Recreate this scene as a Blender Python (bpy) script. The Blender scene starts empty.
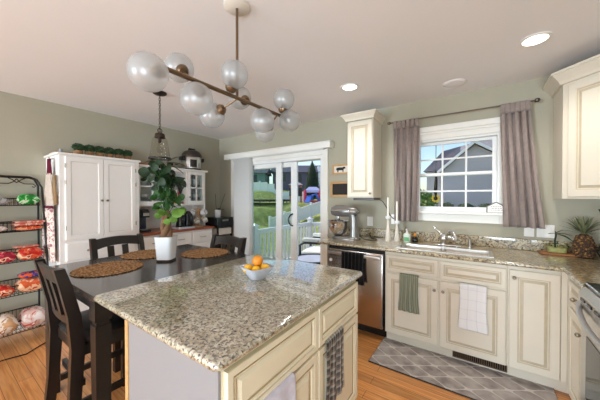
import bpy, bmesh, math, random
from mathutils import Vector, Matrix, noise
PI = math.pi
random.seed(7)
scene = bpy.context.scene
COL = scene.collection

# ------------------------------------------------------------------ camera
CAM = Vector((3.9597, -3.1418, 1.3976))
cam_d = bpy.data.cameras.new('camera'); cam = bpy.data.objects.new('camera', cam_d); COL.objects.link(cam)
cam_d.sensor_width = 36.0; cam_d.lens = 260.23 / 600 * 36.0; cam_d.clip_start = 0.05; cam_d.clip_end = 500
cam.matrix_world = Matrix.Translation(CAM) @ Matrix.Rotation(math.radians(34.404), 4, 'Z') @ Matrix.Rotation(math.radians(90 - 0.62), 4, 'X')
scene.camera = cam

# ------------------------------------------------------------------ light
def lin(c):
    c = c / 255.0
    return c / 12.92 if c <= 0.04045 else ((c + 0.055) / 1.055) ** 2.4
def rgb(r, g, b): return (lin(r), lin(g), lin(b), 1.0)

world = bpy.data.worlds.new('world'); scene.world = world; world.use_nodes = True
wn = world.node_tree.nodes; wl = world.node_tree.links
bg = wn['Background']
sky = wn.new('ShaderNodeTexSky'); sky.sky_type = 'NISHITA'; sky.sun_disc = False
sky.sun_elevation = math.radians(48); sky.sun_rotation = math.radians(250); sky.altitude = 100
wl.new(sky.outputs[0], bg.inputs[0]); bg.inputs[1].default_value = 0.22

sun_d = bpy.data.lights.new('sun', 'SUN'); sun_d.energy = 3.2; sun_d.angle = 0.009; sun_d.color = (1, 0.95, 0.86)
sun = bpy.data.objects.new('sun', sun_d); COL.objects.link(sun)
sun.rotation_euler = Vector((0.78, -0.02, -0.62)).to_track_quat('-Z', 'Y').to_euler()

def area(name, loc, aim, sx, sy, power, col=(1, 0.95, 0.88)):
    d = bpy.data.lights.new(name, 'AREA'); d.shape = 'RECTANGLE'; d.size = sx; d.size_y = sy; d.energy = power; d.color = col
    o = bpy.data.objects.new(name, d); COL.objects.link(o); o.location = loc
    o.rotation_euler = (Vector(aim) - Vector(loc)).to_track_quat('-Z', 'Y').to_euler()
    return o
area('fill_light_right', (4.92, -5.0, .9), (1.4, -2.6, 2.46), 2.4, 1.3, 170, (0.72, 0.88, 1.0))  # added fill lamp, unseen behind the camera, lifts the ceiling and left cupboards
area('fill_light_back', (.9, -8.9, 1.1), (1.8, -1.6, 2.4), 1.6, 1.6, 330, (0.72, 0.88, 1.0))  # unseen fill added at the back left, not a fixture of the room

scene.view_settings.view_transform = 'Standard'; scene.view_settings.look = 'None'
scene.view_settings.gamma = 1.0; scene.view_settings.use_curve_mapping = False
scene.view_settings.exposure = 0.1
scene.cycles.max_bounces = 10; scene.cycles.transparent_max_bounces = 24
scene.cycles.sample_clamp_indirect = 4.0
scene.cycles.caustics_reflective = False; scene.cycles.caustics_refractive = False

# ------------------------------------------------------------------ materials
def new_mat(name):
    m = bpy.data.materials.new(name); m.use_nodes = True
    return m, m.node_tree.nodes, m.node_tree.links, m.node_tree.nodes['Principled BSDF']
def ramp(n, stops, interp='LINEAR'):
    r = n.new('ShaderNodeValToRGB'); r.color_ramp.interpolation = interp
    e = r.color_ramp.elements
    while len(e) < len(stops): e.new(0.5)
    for el, (p, c) in zip(e, stops): el.position = p; el.color = c
    return r
def objco(n, l, scale=(1, 1, 1), rot=(0, 0, 0), gen=False):
    t = n.new('ShaderNodeTexCoord'); mp = n.new('ShaderNodeMapping'); mp.inputs['Scale'].default_value = scale; mp.inputs['Rotation'].default_value = rot
    l.new(t.outputs['Generated' if gen else 'Object'], mp.inputs[0]); return mp.outputs[0]
def plain(name, col, rough=0.5, metal=0.0, vary=0.06, nscale=6.0, bump=0.0, bscale=80.0, coat=0.0, spec=0.5, sheen=0.0):
    m, n, l, b = new_mat(name)
    b.inputs['Roughness'].default_value = rough; b.inputs['Metallic'].default_value = metal
    b.inputs['Coat Weight'].default_value = coat; b.inputs['Specular IOR Level'].default_value = spec
    if sheen: b.inputs['Sheen Weight'].default_value = sheen
    co = objco(n, l)
    nz = n.new('ShaderNodeTexNoise'); nz.inputs['Scale'].default_value = nscale; nz.inputs['Detail'].default_value = 4; l.new(co, nz.inputs[0])
    lo = tuple(x * (1 - vary) for x in col[:3]) + (1,); hi = tuple(min(1, x * (1 + vary)) for x in col[:3]) + (1,)
    r = ramp(n, [(0.3, lo), (0.7, hi)]); l.new(nz.outputs[0], r.inputs[0]); l.new(r.outputs[0], b.inputs['Base Color'])
    if bump:
        nb = n.new('ShaderNodeTexNoise'); nb.inputs['Scale'].default_value = bscale; nb.inputs['Detail'].default_value = 3; l.new(co, nb.inputs[0])
        bp = n.new('ShaderNodeBump'); bp.inputs['Strength'].default_value = bump; bp.inputs['Distance'].default_value = 0.004
        l.new(nb.outputs[0], bp.inputs['Height']); l.new(bp.outputs[0], b.inputs['Normal'])
    return m
def granite(name, light, mid, gray, dark, scale=1.0, coat_ior=1.7):
    m, n, l, b = new_mat(name); co = objco(n, l)
    def nz(s, d=5, r=0.6):
        t = n.new('ShaderNodeTexNoise'); t.inputs['Scale'].default_value = s * scale; t.inputs['Detail'].default_value = d; t.inputs['Roughness'].default_value = r; l.new(co, t.inputs[0]); return t.outputs[0]
    def mix(f, a, c):
        x = n.new('ShaderNodeMix'); x.data_type = 'RGBA'; l.new(f, x.inputs[0])
        for v, i in ((a, 6), (c, 7)):
            if isinstance(v, tuple): x.inputs[i].default_value = v
            else: l.new(v, x.inputs[i])
        return x.outputs[2]
    f1 = ramp(n, [(0.42, (0, 0, 0, 1)), (0.58, (1, 1, 1, 1))]); l.new(nz(9), f1.inputs[0])
    f2 = ramp(n, [(0.49, (0, 0, 0, 1)), (0.56, (1, 1, 1, 1))]); l.new(nz(38), f2.inputs[0])
    f3 = ramp(n, [(0.55, (0, 0, 0, 1)), (0.60, (1, 1, 1, 1))]); l.new(nz(60, 3, .5), f3.inputs[0])
    v = n.new('ShaderNodeTexVoronoi'); v.inputs['Scale'].default_value = 75 * scale; l.new(co, v.inputs[0])
    f4 = ramp(n, [(0.0, (1, 1, 1, 1)), (0.16, (0.8, 0.8, 0.8, 1)), (0.24, (0, 0, 0, 1))]); l.new(v.outputs['Distance'], f4.inputs[0])
    c1 = mix(f1.outputs[0], light, mid); c2 = mix(f2.outputs[0], c1, gray); c3 = mix(f3.outputs[0], c2, dark)
    f5 = ramp(n, [(0.45, (0, 0, 0, 1)), (0.6, (1, 1, 1, 1))]); l.new(nz(14), f5.inputs[0])
    mm = n.new('ShaderNodeMath'); mm.operation = 'MULTIPLY'; l.new(f4.outputs[0], mm.inputs[0]); l.new(f5.outputs[0], mm.inputs[1])
    c4 = mix(mm.outputs[0], c3, dark)
    l.new(c4, b.inputs['Base Color']); b.inputs['Roughness'].default_value = 0.28
    b.inputs['Coat Weight'].default_value = 1.0; b.inputs['Coat IOR'].default_value = coat_ior; b.inputs['Coat Roughness'].default_value = 0.03
    return m
def planks():
    m, n, l, b = new_mat('oak_planks'); co = objco(n, l)
    br = n.new('ShaderNodeTexBrick'); br.inputs['Scale'].default_value = 1.0
    br.inputs['Brick Width'].default_value = 1.1; br.inputs['Row Height'].default_value = 0.083; br.inputs['Mortar Size'].default_value = 0.0016
    br.inputs['Color1'].default_value = (0, 0, 0, 1); br.inputs['Color2'].default_value = (1, 1, 1, 1); br.inputs['Mortar'].default_value = (0.5, 0.5, 0.5, 1)
    br.offset = 0.37; l.new(co, br.inputs[0])
    g = n.new('ShaderNodeTexNoise'); g.inputs['Scale'].default_value = 1; g.inputs['Detail'].default_value = 8; g.inputs['Distortion'].default_value = 0.6
    mp = n.new('ShaderNodeMapping'); mp.inputs['Scale'].default_value = (3, 60, 1); l.new(co, mp.inputs[0])
    ad = n.new('ShaderNodeVectorMath'); ad.operation = 'ADD'; l.new(mp.outputs[0], ad.inputs[0]); l.new(br.outputs['Color'], ad.inputs[1]); l.new(ad.outputs[0], g.inputs[0])
    r1 = ramp(n, [(0.3, rgb(196, 122, 62)), (0.55, rgb(226, 156, 90)), (0.8, rgb(238, 178, 112))]); l.new(g.outputs[0], r1.inputs[0])
    hs = n.new('ShaderNodeHueSaturation'); l.new(r1.outputs[0], hs.inputs['Color'])
    mr = n.new('ShaderNodeMapRange'); mr.inputs[3].default_value = 0.78; mr.inputs[4].default_value = 1.1; l.new(br.outputs['Color'], mr.inputs[0]); l.new(mr.outputs[0], hs.inputs['Value'])
    mx = n.new('ShaderNodeMix'); mx.data_type = 'RGBA'; l.new(br.outputs['Fac'], mx.inputs[0]); l.new(hs.outputs[0], mx.inputs[6]); mx.inputs[7].default_value = rgb(120, 66, 30)
    l.new(mx.outputs[2], b.inputs['Base Color']); b.inputs['Roughness'].default_value = 0.3; b.inputs['Coat Weight'].default_value = 0.25; b.inputs['Coat Roughness'].default_value = 0.15
    return m
def wood(name, c1, c2, rough=0.4, scale=(2, 30, 30), coat=0.0):
    m, n, l, b = new_mat(name); co = objco(n, l, scale)
    g = n.new('ShaderNodeTexNoise'); g.inputs['Scale'].default_value = 1.5; g.inputs['Detail'].default_value = 7; g.inputs['Distortion'].default_value = 0.8; l.new(co, g.inputs[0])
    r = ramp(n, [(0.3, c1), (0.7, c2)]); l.new(g.outputs[0], r.inputs[0]); l.new(r.outputs[0], b.inputs['Base Color'])
    b.inputs['Roughness'].default_value = rough; b.inputs['Coat Weight'].default_value = coat; b.inputs['Coat Roughness'].default_value = 0.1
    return m
def pane(name, tint=(0.96, 0.98, 0.97, 1), refl=1.45):
    m, n, l, b = new_mat(name); n.remove(b)
    t = n.new('ShaderNodeBsdfTransparent'); t.inputs[0].default_value = tint
    g = n.new('ShaderNodeBsdfGlossy'); g.inputs['Roughness'].default_value = 0.02
    f = n.new('ShaderNodeFresnel'); f.inputs[0].default_value = refl
    ge = n.new('ShaderNodeNewGeometry'); iv = n.new('ShaderNodeMath'); iv.operation = 'SUBTRACT'; iv.inputs[0].default_value = 1.0; l.new(ge.outputs['Backfacing'], iv.inputs[1])
    mu = n.new('ShaderNodeMath'); mu.operation = 'MULTIPLY'; l.new(f.outputs[0], mu.inputs[0]); l.new(iv.outputs[0], mu.inputs[1])
    mx = n.new('ShaderNodeMixShader'); l.new(mu.outputs[0], mx.inputs[0]); l.new(t.outputs[0], mx.inputs[1]); l.new(g.outputs[0], mx.inputs[2])
    l.new(mx.outputs[0], n['Material Output'].inputs[0]); return m
def frosted(name):
    m, n, l, b = new_mat(name); n.remove(b)
    t = n.new('ShaderNodeBsdfTransparent'); t.inputs[0].default_value = (0.95, 0.95, 0.95, 1)
    d = n.new('ShaderNodeBsdfDiffuse'); d.inputs[0].default_value = rgb(186, 189, 191)
    tr = n.new('ShaderNodeBsdfTranslucent'); tr.inputs[0].default_value = rgb(240, 240, 238)
    g = n.new('ShaderNodeBsdfGlossy'); g.inputs['Roughness'].default_value = 0.35; g.inputs[0].default_value = (0.9, 0.9, 0.9, 1)
    a = n.new('ShaderNodeMixShader'); a.inputs[0].default_value = 0.35; l.new(d.outputs[0], a.inputs[1]); l.new(tr.outputs[0], a.inputs[2])
    c = n.new('ShaderNodeMixShader'); c.inputs[0].default_value = 0.54; l.new(a.outputs[0], c.inputs[1]); l.new(t.outputs[0], c.inputs[2])
    e = n.new('ShaderNodeMixShader'); e.inputs[0].default_value = 0.10; l.new(c.outputs[0], e.inputs[1]); l.new(g.outputs[0], e.inputs[2])
    l.new(e.outputs[0], n['Material Output'].inputs[0]); return m
def cloth(name, col, sheer=0.0, weave=260, vary=0.08):
    m = plain(name, col, 0.85, vary=vary, nscale=30, bump=0.25, bscale=weave, spec=0.15, sheen=0.25)
    n, l = m.node_tree.nodes, m.node_tree.links; b = n['Principled BSDF']
    src = b.inputs['Base Color'].links[0].from_socket
    tl = n.new('ShaderNodeBsdfTranslucent'); l.new(src, tl.inputs[0])
    a = n.new('ShaderNodeMixShader'); a.inputs[0].default_value = 0.3; l.new(b.outputs[0], a.inputs[1]); l.new(tl.outputs[0], a.inputs[2]); out = a
    if sheer:
        t = n.new('ShaderNodeBsdfTransparent'); c = n.new('ShaderNodeMixShader'); c.inputs[0].default_value = sheer
        l.new(a.outputs[0], c.inputs[1]); l.new(t.outputs[0], c.inputs[2]); out = c
    l.new(out.outputs[0], n['Material Output'].inputs[0]); return m
def stripes(name, cols, axis_scale, rough=0.85, cols2=None, scale2=None):
    """woven stripes; with cols2 a plaid"""
    m, n, l, b = new_mat(name); t = n.new('ShaderNodeTexCoord'); sp = n.new('ShaderNodeSeparateXYZ'); l.new(t.outputs['UV'], sp.inputs[0])
    def band(sock, sc, cs):
        k = n.new('ShaderNodeMath'); k.operation = 'MULTIPLY'; l.new(sock, k.inputs[0]); k.inputs[1].default_value = sc
        fr = n.new('ShaderNodeMath'); fr.operation = 'FRACT'; l.new(k.outputs[0], fr.inputs[0])
        r = ramp(n, cs, 'CONSTANT'); l.new(fr.outputs[0], r.inputs[0]); return r.outputs[0]
    c = band(sp.outputs[0], axis_scale, cols)
    if cols2:
        c2 = band(sp.outputs[1], scale2, cols2); x = n.new('ShaderNodeMix'); x.data_type = 'RGBA'; x.inputs[0].default_value = 0.45
        l.new(c, x.inputs[6]); l.new(c2, x.inputs[7]); c = x.outputs[2]
    l.new(c, b.inputs['Base Color']); b.inputs['Roughness'].default_value = rough; b.inputs['Specular IOR Level'].default_value = 0.15
    return m
def patchy(name, cols, scale=14.0, rough=0.3):
    """printed film or paper: irregular patches of several inks"""
    m, n, l, b = new_mat(name); co = objco(n, l)
    v = n.new('ShaderNodeTexNoise'); v.inputs['Scale'].default_value = scale; v.inputs['Detail'].default_value = 2; v.inputs['Distortion'].default_value = 1.2; l.new(co, v.inputs[0])
    k = len(cols); r = ramp(n, [(0.32 + 0.36 * i / max(1, k - 1), c) for i, c in enumerate(cols)], 'CONSTANT'); r.color_ramp.elements[0].position = 0
    l.new(v.outputs[0], r.inputs[0]); l.new(r.outputs[0], b.inputs['Base Color']); b.inputs['Roughness'].default_value = rough
    return m
def emit(name, col, s):
    m, n, l, b = new_mat(name); b.inputs['Base Color'].default_value = col; b.inputs['Emission Color'].default_value = col; b.inputs['Emission Strength'].default_value = s; return m

M = {}
M['wall'] = plain('wall_paint', rgb(176, 170, 151), 0.75, vary=0.015, nscale=3, bump=0.05, bscale=300)
M['ceil'] = plain('ceiling_paint', rgb(244, 240, 240), 0.85, vary=0.01, nscale=2)
M['floor'] = planks()
M['trim'] = plain('white_trim_paint', rgb(242, 239, 232), 0.4, vary=0.01)
M['vinyl'] = plain('white_vinyl', rgb(240, 240, 238), 0.35, vary=0.01)
M['cream'] = plain('cream_cabinet_paint', rgb(228, 219, 202), 0.42, vary=0.02, nscale=4)
M['glaze'] = plain('umber_glaze', rgb(202, 189, 164), 0.5, vary=0.06, nscale=20)
M['icream'] = plain('antique_cream_paint', rgb(226, 214, 186), 0.42, vary=0.03, nscale=4)
M['iglaze'] = plain('island_umber_glaze', rgb(168, 148, 112), 0.5, vary=0.1, nscale=20)
M['white'] = plain('white_cupboard_paint', rgb(244, 240, 236), 0.4, vary=0.01)
M['whitegroove'] = plain('cupboard_groove_paint', rgb(222, 214, 206), 0.5, vary=0.02)
M['granite'] = granite('granite_counter', rgb(200, 186, 154), rgb(172, 152, 114), rgb(132, 116, 88), rgb(52, 40, 30), 1.25)
M['granite2'] = granite('granite_island', rgb(202, 194, 172), rgb(178, 166, 138), rgb(140, 130, 110), rgb(62, 52, 40), 1.8, 2.9)
M['granite_edge'] = granite('granite_edge_dark', rgb(168, 146, 108), rgb(128, 106, 72), rgb(92, 76, 54), rgb(34, 26, 20), 1.3)
M['steel'] = plain('brushed_steel', rgb(205, 202, 198), 0.3, 1.0, vary=0.04, nscale=40)
M['chrome'] = plain('polished_chrome', rgb(232, 233, 235), 0.16, 1.0, vary=0.01)
M['nickel'] = plain('satin_nickel', rgb(170, 160, 145), 0.3, 1.0, vary=0.03)
M['bronze'] = plain('antique_bronze', rgb(128, 106, 84), 0.32, 0.9, vary=0.1)
M['darkbronze'] = plain('dark_bronze', rgb(66, 54, 46), .4, .7, vary=.1)
M['iron'] = plain('black_iron', rgb(34, 31, 29), 0.45, 0.3, vary=0.1)
M['black'] = plain('black_plastic', rgb(24, 24, 26), 0.25, vary=0.05)
M['blackglass'] = plain('black_glass', rgb(16, 15, 15), 0.06, vary=0.02)
M['espresso'] = wood('espresso_wood', rgb(22, 16, 14), rgb(31, 23, 20), 0.34, (20, 20, 3), 0.12)
M['tabletop'] = wood('espresso_tabletop', rgb(44, 36, 33), rgb(56, 47, 43), 0.22, (3, 30, 30), 0.5)
M['leather'] = plain('black_leather', rgb(30, 28, 28), 0.38, vary=0.05, bump=0.3, bscale=120)
M['redwood'] = wood('cherry_counter', rgb(132, 66, 44), rgb(168, 92, 62), 0.35, (30, 3, 30))
M['oak'] = wood('light_oak', rgb(186, 140, 88), rgb(208, 166, 112), 0.5, (4, 30, 30))
M['board'] = wood('cutting_board_wood', rgb(134, 84, 48), rgb(170, 116, 70), 0.5, (4, 30, 30))
def jute():
    m, n, l, b = new_mat('woven_jute'); co = objco(n, l); v = n.new('ShaderNodeTexVoronoi'); v.inputs['Scale'].default_value = 62; l.new(co, v.inputs[0])
    r = ramp(n, [(.05, rgb(206, 170, 128)), (.4, rgb(170, 128, 88)), (.85, rgb(84, 58, 40))]); l.new(v.outputs['Distance'], r.inputs[0]); l.new(r.outputs[0], b.inputs['Base Color'])
    bp = n.new('ShaderNodeBump'); bp.invert = True; bp.inputs['Strength'].default_value = .9; bp.inputs['Distance'].default_value = .004; l.new(v.outputs['Distance'], bp.inputs['Height']); l.new(bp.outputs[0], b.inputs['Normal'])
    b.inputs['Roughness'].default_value = .9; b.inputs['Specular IOR Level'].default_value = .1; return m
M['jute'] = jute()
M['ceramic'] = plain('white_ceramic', rgb(236, 236, 238), 0.15, vary=0.01)
M['bluebowl'] = plain('pale_glazed_ceramic', rgb(206, 210, 222), 0.15, vary=0.02)
M['lemon'] = plain('lemon_peel', rgb(236, 178, 40), 0.4, vary=0.1, nscale=20, bump=0.3, bscale=200)
M['orange'] = plain('orange_peel', rgb(228, 140, 36), 0.4, vary=0.08, nscale=20, bump=0.3, bscale=200)
M['glass'] = pane('clear_glass')
M['doorglass'] = pane('door_glass', (0.93, 0.985, 0.96, 1))
M['shade'] = pane('lamp_glass', (0.93, 0.92, 0.9, 1), 1.3)
M['frost'] = frosted('frosted_glass')
M['curtain'] = cloth('mauve_linen', rgb(186, 170, 164), 0.16)
M['vane'] = cloth('white_blind_fabric', rgb(246, 245, 242), 0.0, 400, .01)
M['sage'] = stripes('sage_ribbed_towel', [(0, rgb(150, 152, 132)), (0.6, rgb(120, 124, 106))], 9)
M['whitetowel'] = stripes('white_windowpane_towel', [(0, rgb(238, 236, 236)), (0.9, rgb(214, 214, 218))], 3, 0.9, [(0, rgb(240, 238, 238)), (0.93, rgb(214, 214, 218))], 5)
M['plaid'] = stripes('plaid_towel', [(0, rgb(62, 58, 58)), (0.35, rgb(150, 142, 128)), (0.5, rgb(84, 84, 90)), (0.85, rgb(190, 182, 168))], 4, 0.9, [(0, rgb(70, 66, 64)), (0.4, rgb(128, 108, 92)), (0.7, rgb(186, 178, 166))], 9)
M['lilac'] = cloth('lilac_white_towel', rgb(226, 220, 230))
M['blacktowel'] = stripes('black_ribbed_towel', [(0, rgb(22, 22, 24)), (0.78, rgb(66, 64, 64))], 6)
M['apron'] = patchy('printed_apron', [rgb(228, 214, 202), rgb(222, 204, 194), rgb(150, 96, 100), rgb(234, 224, 214)], 26, 0.9)
M['burgundy'] = cloth('burgundy_binding', rgb(112, 30, 54))
M['leaf_dark'] = plain('dark_leaf', rgb(36, 54, 34), 0.5, vary=0.3, nscale=8, spec=0.25)
M['leaf'] = plain('green_leaf', rgb(50, 86, 40), 0.5, vary=0.3, nscale=8, spec=0.25)
M['leaf_light'] = plain('fresh_leaf', rgb(96, 132, 52), 0.45, vary=0.25, nscale=8)
M['leaf_dry'] = plain('grey_leaf', rgb(96, 88, 72), 0.5, vary=0.2)
M['bark'] = plain('brown_bark', rgb(120, 86, 60), 0.9, vary=0.3, nscale=30, bump=1.0, bscale=60)
M['soil'] = plain('potting_soil', rgb(52, 38, 28), 0.95, vary=0.3, nscale=60, bump=1.0)
M['basket'] = plain('woven_pot', rgb(150, 112, 76), 0.85, vary=0.25, nscale=60, bump=0.8)
M['wax'] = plain('white_wax', rgb(240, 236, 226), 0.45, vary=0.01)
M['linenwhite'] = plain('bisque', rgb(228, 220, 208), 0.6, vary=0.03)
M['dark'] = plain('dark_void', rgb(20, 18, 17), 0.8)
M['slate'] = plain('slate_board', rgb(34, 27, 24), 0.7)
M['light'] = emit('lamp_lens', (1, 0.95, 0.87, 1), 5.0)
M['grass'] = plain('lawn_grass', rgb(150, 154, 88), 0.95, vary=0.35, nscale=3, bump=1.0, bscale=20, spec=0.05)
M['deck'] = wood('deck_boards', rgb(150, 138, 128), rgb(176, 164, 152), 0.8, (3, 40, 40))

# ------------------------------------------------------------------ mesh builder
class MB:
    def __init__(s): s.bm = bmesh.new(); s.uv = s.bm.loops.layers.uv.new('UVMap')
    def _mi(s, faces, mi):
        for f in faces: f.material_index = mi
    def box(s, x0, x1, y0, y1, z0, z1, bev=0.0, mi=0, seg=2, rot=None):
        r = bmesh.ops.create_cube(s.bm, size=1.0); vs = r['verts']
        c = Vector(((x0 + x1) / 2, (y0 + y1) / 2, (z0 + z1) / 2))
        for v in vs: v.co = Vector((v.co.x * abs(x1 - x0), v.co.y * abs(y1 - y0), v.co.z * abs(z1 - z0)))
        fs = {f for v in vs for f in v.link_faces}; s._mi(fs, mi)
        allv = vs
        if bev > 0:
            es = list({e for v in vs for e in v.link_edges})
            rb = bmesh.ops.bevel(s.bm, geom=es, offset=bev, segments=seg, profile=0.5, affect='EDGES')
            allv = list({v for f in rb['faces'] for v in f.verts} | {v for v in vs if v.is_valid}); s._mi(rb['faces'], mi)
        for v in allv: v.co = (rot @ v.co if rot else v.co) + c
        return s
    def cyl(s, p, q, r, r2=None, seg=16, mi=0, caps=True):
        p = Vector(p); q = Vector(q); d = q - p; r2 = r if r2 is None else r2
        m = Matrix.Translation((p + q) / 2) @ d.to_track_quat('Z', 'Y').to_matrix().to_4x4()
        g = bmesh.ops.create_cone(s.bm, cap_ends=caps, segments=seg, radius1=max(r, 1e-5), radius2=max(r2, 1e-5), depth=d.length, matrix=m)
        s._mi({f for v in g['verts'] for f in v.link_faces}, mi); return s
    def sph(s, c, rx, ry=None, rz=None, u=24, v=14, mi=0, rot=None):
        ry = ry or rx; rz = rz or rx
        m = Matrix.Translation(Vector(c)) @ (rot.to_4x4() if rot else Matrix.Identity(4)) @ Matrix.Diagonal((rx, ry, rz, 1))
        g = bmesh.ops.create_uvsphere(s.bm, u_segments=u, v_segments=v, radius=1.0, matrix=m)
        s._mi({f for w in g['verts'] for f in w.link_faces}, mi); return s
    def loft(s, rings, closed=True, cap=True, mi=0, mis=None):
        """rings: lists of points, equal length"""
        vr = [[s.bm.verts.new(Vector(p)) for p in r] for r in rings]
        n = len(vr[0])
        for i in range(len(vr) - 1):
            for j in range(n if closed else n - 1):
                a, b, c, d = vr[i][j], vr[i][(j + 1) % n], vr[i + 1][(j + 1) % n], vr[i + 1][j]
                try: f = s.bm.faces.new((a, b, c, d)); f.material_index = mis[i] if mis else mi
                except ValueError: pass
        if cap and closed:
            for r, k in ((vr[0][::-1], 0), (vr[-1], -1)):
                try: f = s.bm.faces.new(r); f.material_index = mis[k] if mis else mi
                except ValueError: pass
        return s
    def tube(s, pts, r, seg=8, mi=0, closed=False):
        pts = [Vector(p) for p in pts]; rings = []; n = len(pts); up = Vector((0, 0, 1)); prev = None
        for i, p in enumerate(pts):
            a = pts[i - 1] if (i > 0 or closed) else p; b = pts[(i + 1) % n] if (i < n - 1 or closed) else p
            t = (b - a).normalized() if (b - a).length > 1e-9 else Vector((0, 0, 1))
            if prev is None:
                x = t.cross(up) if abs(t.dot(up)) < 0.95 else t.cross(Vector((1, 0, 0)))
            else: x = prev - t * prev.dot(t)
            x = x.normalized(); prev = x; y = t.cross(x)
            rr = r[i] if isinstance(r, (list, tuple)) else r
            rings.append([p + (x * math.cos(2 * PI * k / seg) + y * math.sin(2 * PI * k / seg)) * rr for k in range(seg)])
        if closed: rings.append(rings[0])
        return s.loft(rings, True, not closed, mi)
    def lathe(s, prof, c=(0, 0, 0), seg=28, mi=0, mat=None, cap=True):
        c = Vector(c); rings = []
        for r, z in prof:
            ring = []
            for k in range(seg):
                v = Vector((max(r, 1e-4) * math.cos(2 * PI * k / seg), max(r, 1e-4) * math.sin(2 * PI * k / seg), z))
                ring.append((mat @ v if mat else v) + c)
            rings.append(ring)
        return s.loft(rings, True, cap, mi)
    def prism(s, poly, fn, lo, hi, mi=0):
        """poly: 2D outline, fn(a, b, h) gives a 3D point"""
        return s.loft([[fn(a, b, lo) for a, b in poly], [fn(a, b, hi) for a, b in poly]], True, True, mi)
    def grid(s, fn, nu, nv, mi=0):
        vs = [[s.bm.verts.new(Vector(fn(i / nu, j / nv))) for i in range(nu + 1)] for j in range(nv + 1)]
        for j in range(nv):
            for i in range(nu):
                f = s.bm.faces.new((vs[j][i], vs[j][i + 1], vs[j + 1][i + 1], vs[j + 1][i])); f.material_index = mi
                for lp, (a, b) in zip(f.loops, ((i, j), (i + 1, j), (i + 1, j + 1), (i, j + 1))): lp[s.uv].uv = (a / nu, b / nv)
        return s
    def face(s, pts, mi=0):
        f = s.bm.faces.new([s.bm.verts.new(Vector(p)) for p in pts]); f.material_index = mi; return s
    def panel(s, O, u, n, w, h, rings, up=(0, 0, 1)):
        """door or drawer front: nested rectangles (inset, depth, material) lofted outward from O"""
        O = Vector(O); u = Vector(u); n = Vector(n); z = Vector(up); rr = []
        for i, d, _ in rings:
            rr.append([O + u * i + z * i + n * d, O + u * (w - i) + z * i + n * d, O + u * (w - i) + z * (h - i) + n * d, O + u * i + z * (h - i) + n * d])
        return s.loft(rr, True, True, mis=[q[2] for q in rings])
    def build(s, name, mats, parent=None, smooth=None, solid=0.0, sub=0, origin=None, fix=True):
        if fix: bmesh.ops.recalc_face_normals(s.bm, faces=s.bm.faces)
        me = bpy.data.meshes.new(name); s.bm.to_mesh(me); s.bm.free()
        if not isinstance(mats, (list, tuple)): mats = [mats]
        for m in mats: me.materials.append(M[m] if isinstance(m, str) else m)
        o = bpy.data.objects.new(name, me); COL.objects.link(o)
        if smooth is not None:
            me.shade_smooth(); me.set_sharp_from_angle(angle=math.radians(smooth))
        if solid:
            md = o.modifiers.new('thickness', 'SOLIDIFY'); md.thickness = solid; md.offset = 0
        if sub:
            md = o.modifiers.new('smoothing', 'SUBSURF'); md.levels = sub; md.render_levels = sub
        if parent is not None:
            me.transform(chain(parent).inverted()); o.parent = parent
        elif origin is not None:
            me.transform(Matrix.Translation(-Vector(origin))); o.location = origin
        return o
def chain(o):
    m = o.matrix_basis.copy()
    return chain(o.parent) @ m if o.parent else m
def tag(o, label, cat, group=None, kind=None):
    o['label'] = label; o['category'] = cat
    if group: o['group'] = group
    if kind: o['kind'] = kind
    return o
def thing(name, label, cat, loc=(0, 0, 0), rotz=0.0, group=None):
    o = bpy.data.objects.new(name, None); COL.objects.link(o); o.empty_display_size = 0.05
    o.location = loc; o.rotation_euler = (0, 0, rotz); return tag(o, label, cat, group)
def struct(o): o['kind'] = 'structure'; return o
def dup(src, loc=None, rotz=None, label=None, group=None, scale=None):
    def cp(o, par):
        c = o.copy(); COL.objects.link(c); c.parent = par
        for ch in kids.get(o.name, []): cp(ch, c)
        return c
    kids = {}
    def walk(o):
        kids[o.name] = list(o.children)
        for ch in o.children: walk(ch)
    walk(src); r = cp(src, None)
    if loc is not None: r.location = loc
    if rotz is not None: r.rotation_euler = (0, 0, rotz)
    if scale is not None: r.scale = (scale,) * 3
    if label: r['label'] = label
    if group: r['group'] = group
    return r
X, Y, Z = Vector((1, 0, 0)), Vector((0, 1, 0)), Vector((0, 0, 1))
def raised(rail=0.05, t=0.019):
    return [(0, 0, 0), (0, t - .004, 0), (.004, t, 0), (rail, t, 0), (rail + .002, t - .004, 1), (rail + .007, t - .004, 1), (rail + .009, t - .009, 0), (rail + .014, t - .009, 1), (rail + .034, t - .001, 0), (rail + .034, t - .001, 0)]
def shaker(rail=0.055, t=0.018):
    return [(0, 0, 0), (0, t - .003, 0), (.003, t, 0), (rail, t, 0), (rail + .004, t - .006, 1), (rail + .010, t - .009, 0), (rail + .010, t - .009, 0)]
def slabfront(t=0.018, e=.012):
    return [(0, 0, 0), (0, t - .006, 0), (.006, t - .002, 0), (e, t, 0), (e, t, 0)]
def hide_panel_knob(parent, p, n, mat='nickel', r=.013):
    m = MB(); n = Vector(n); p = Vector(p)
    m.cyl(p, p + n * .014, .0055, seg=12); m.sph(p + n * .02, r, r, r, 14, 10)
    return m.build('knob', mat, parent, 40)

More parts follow.
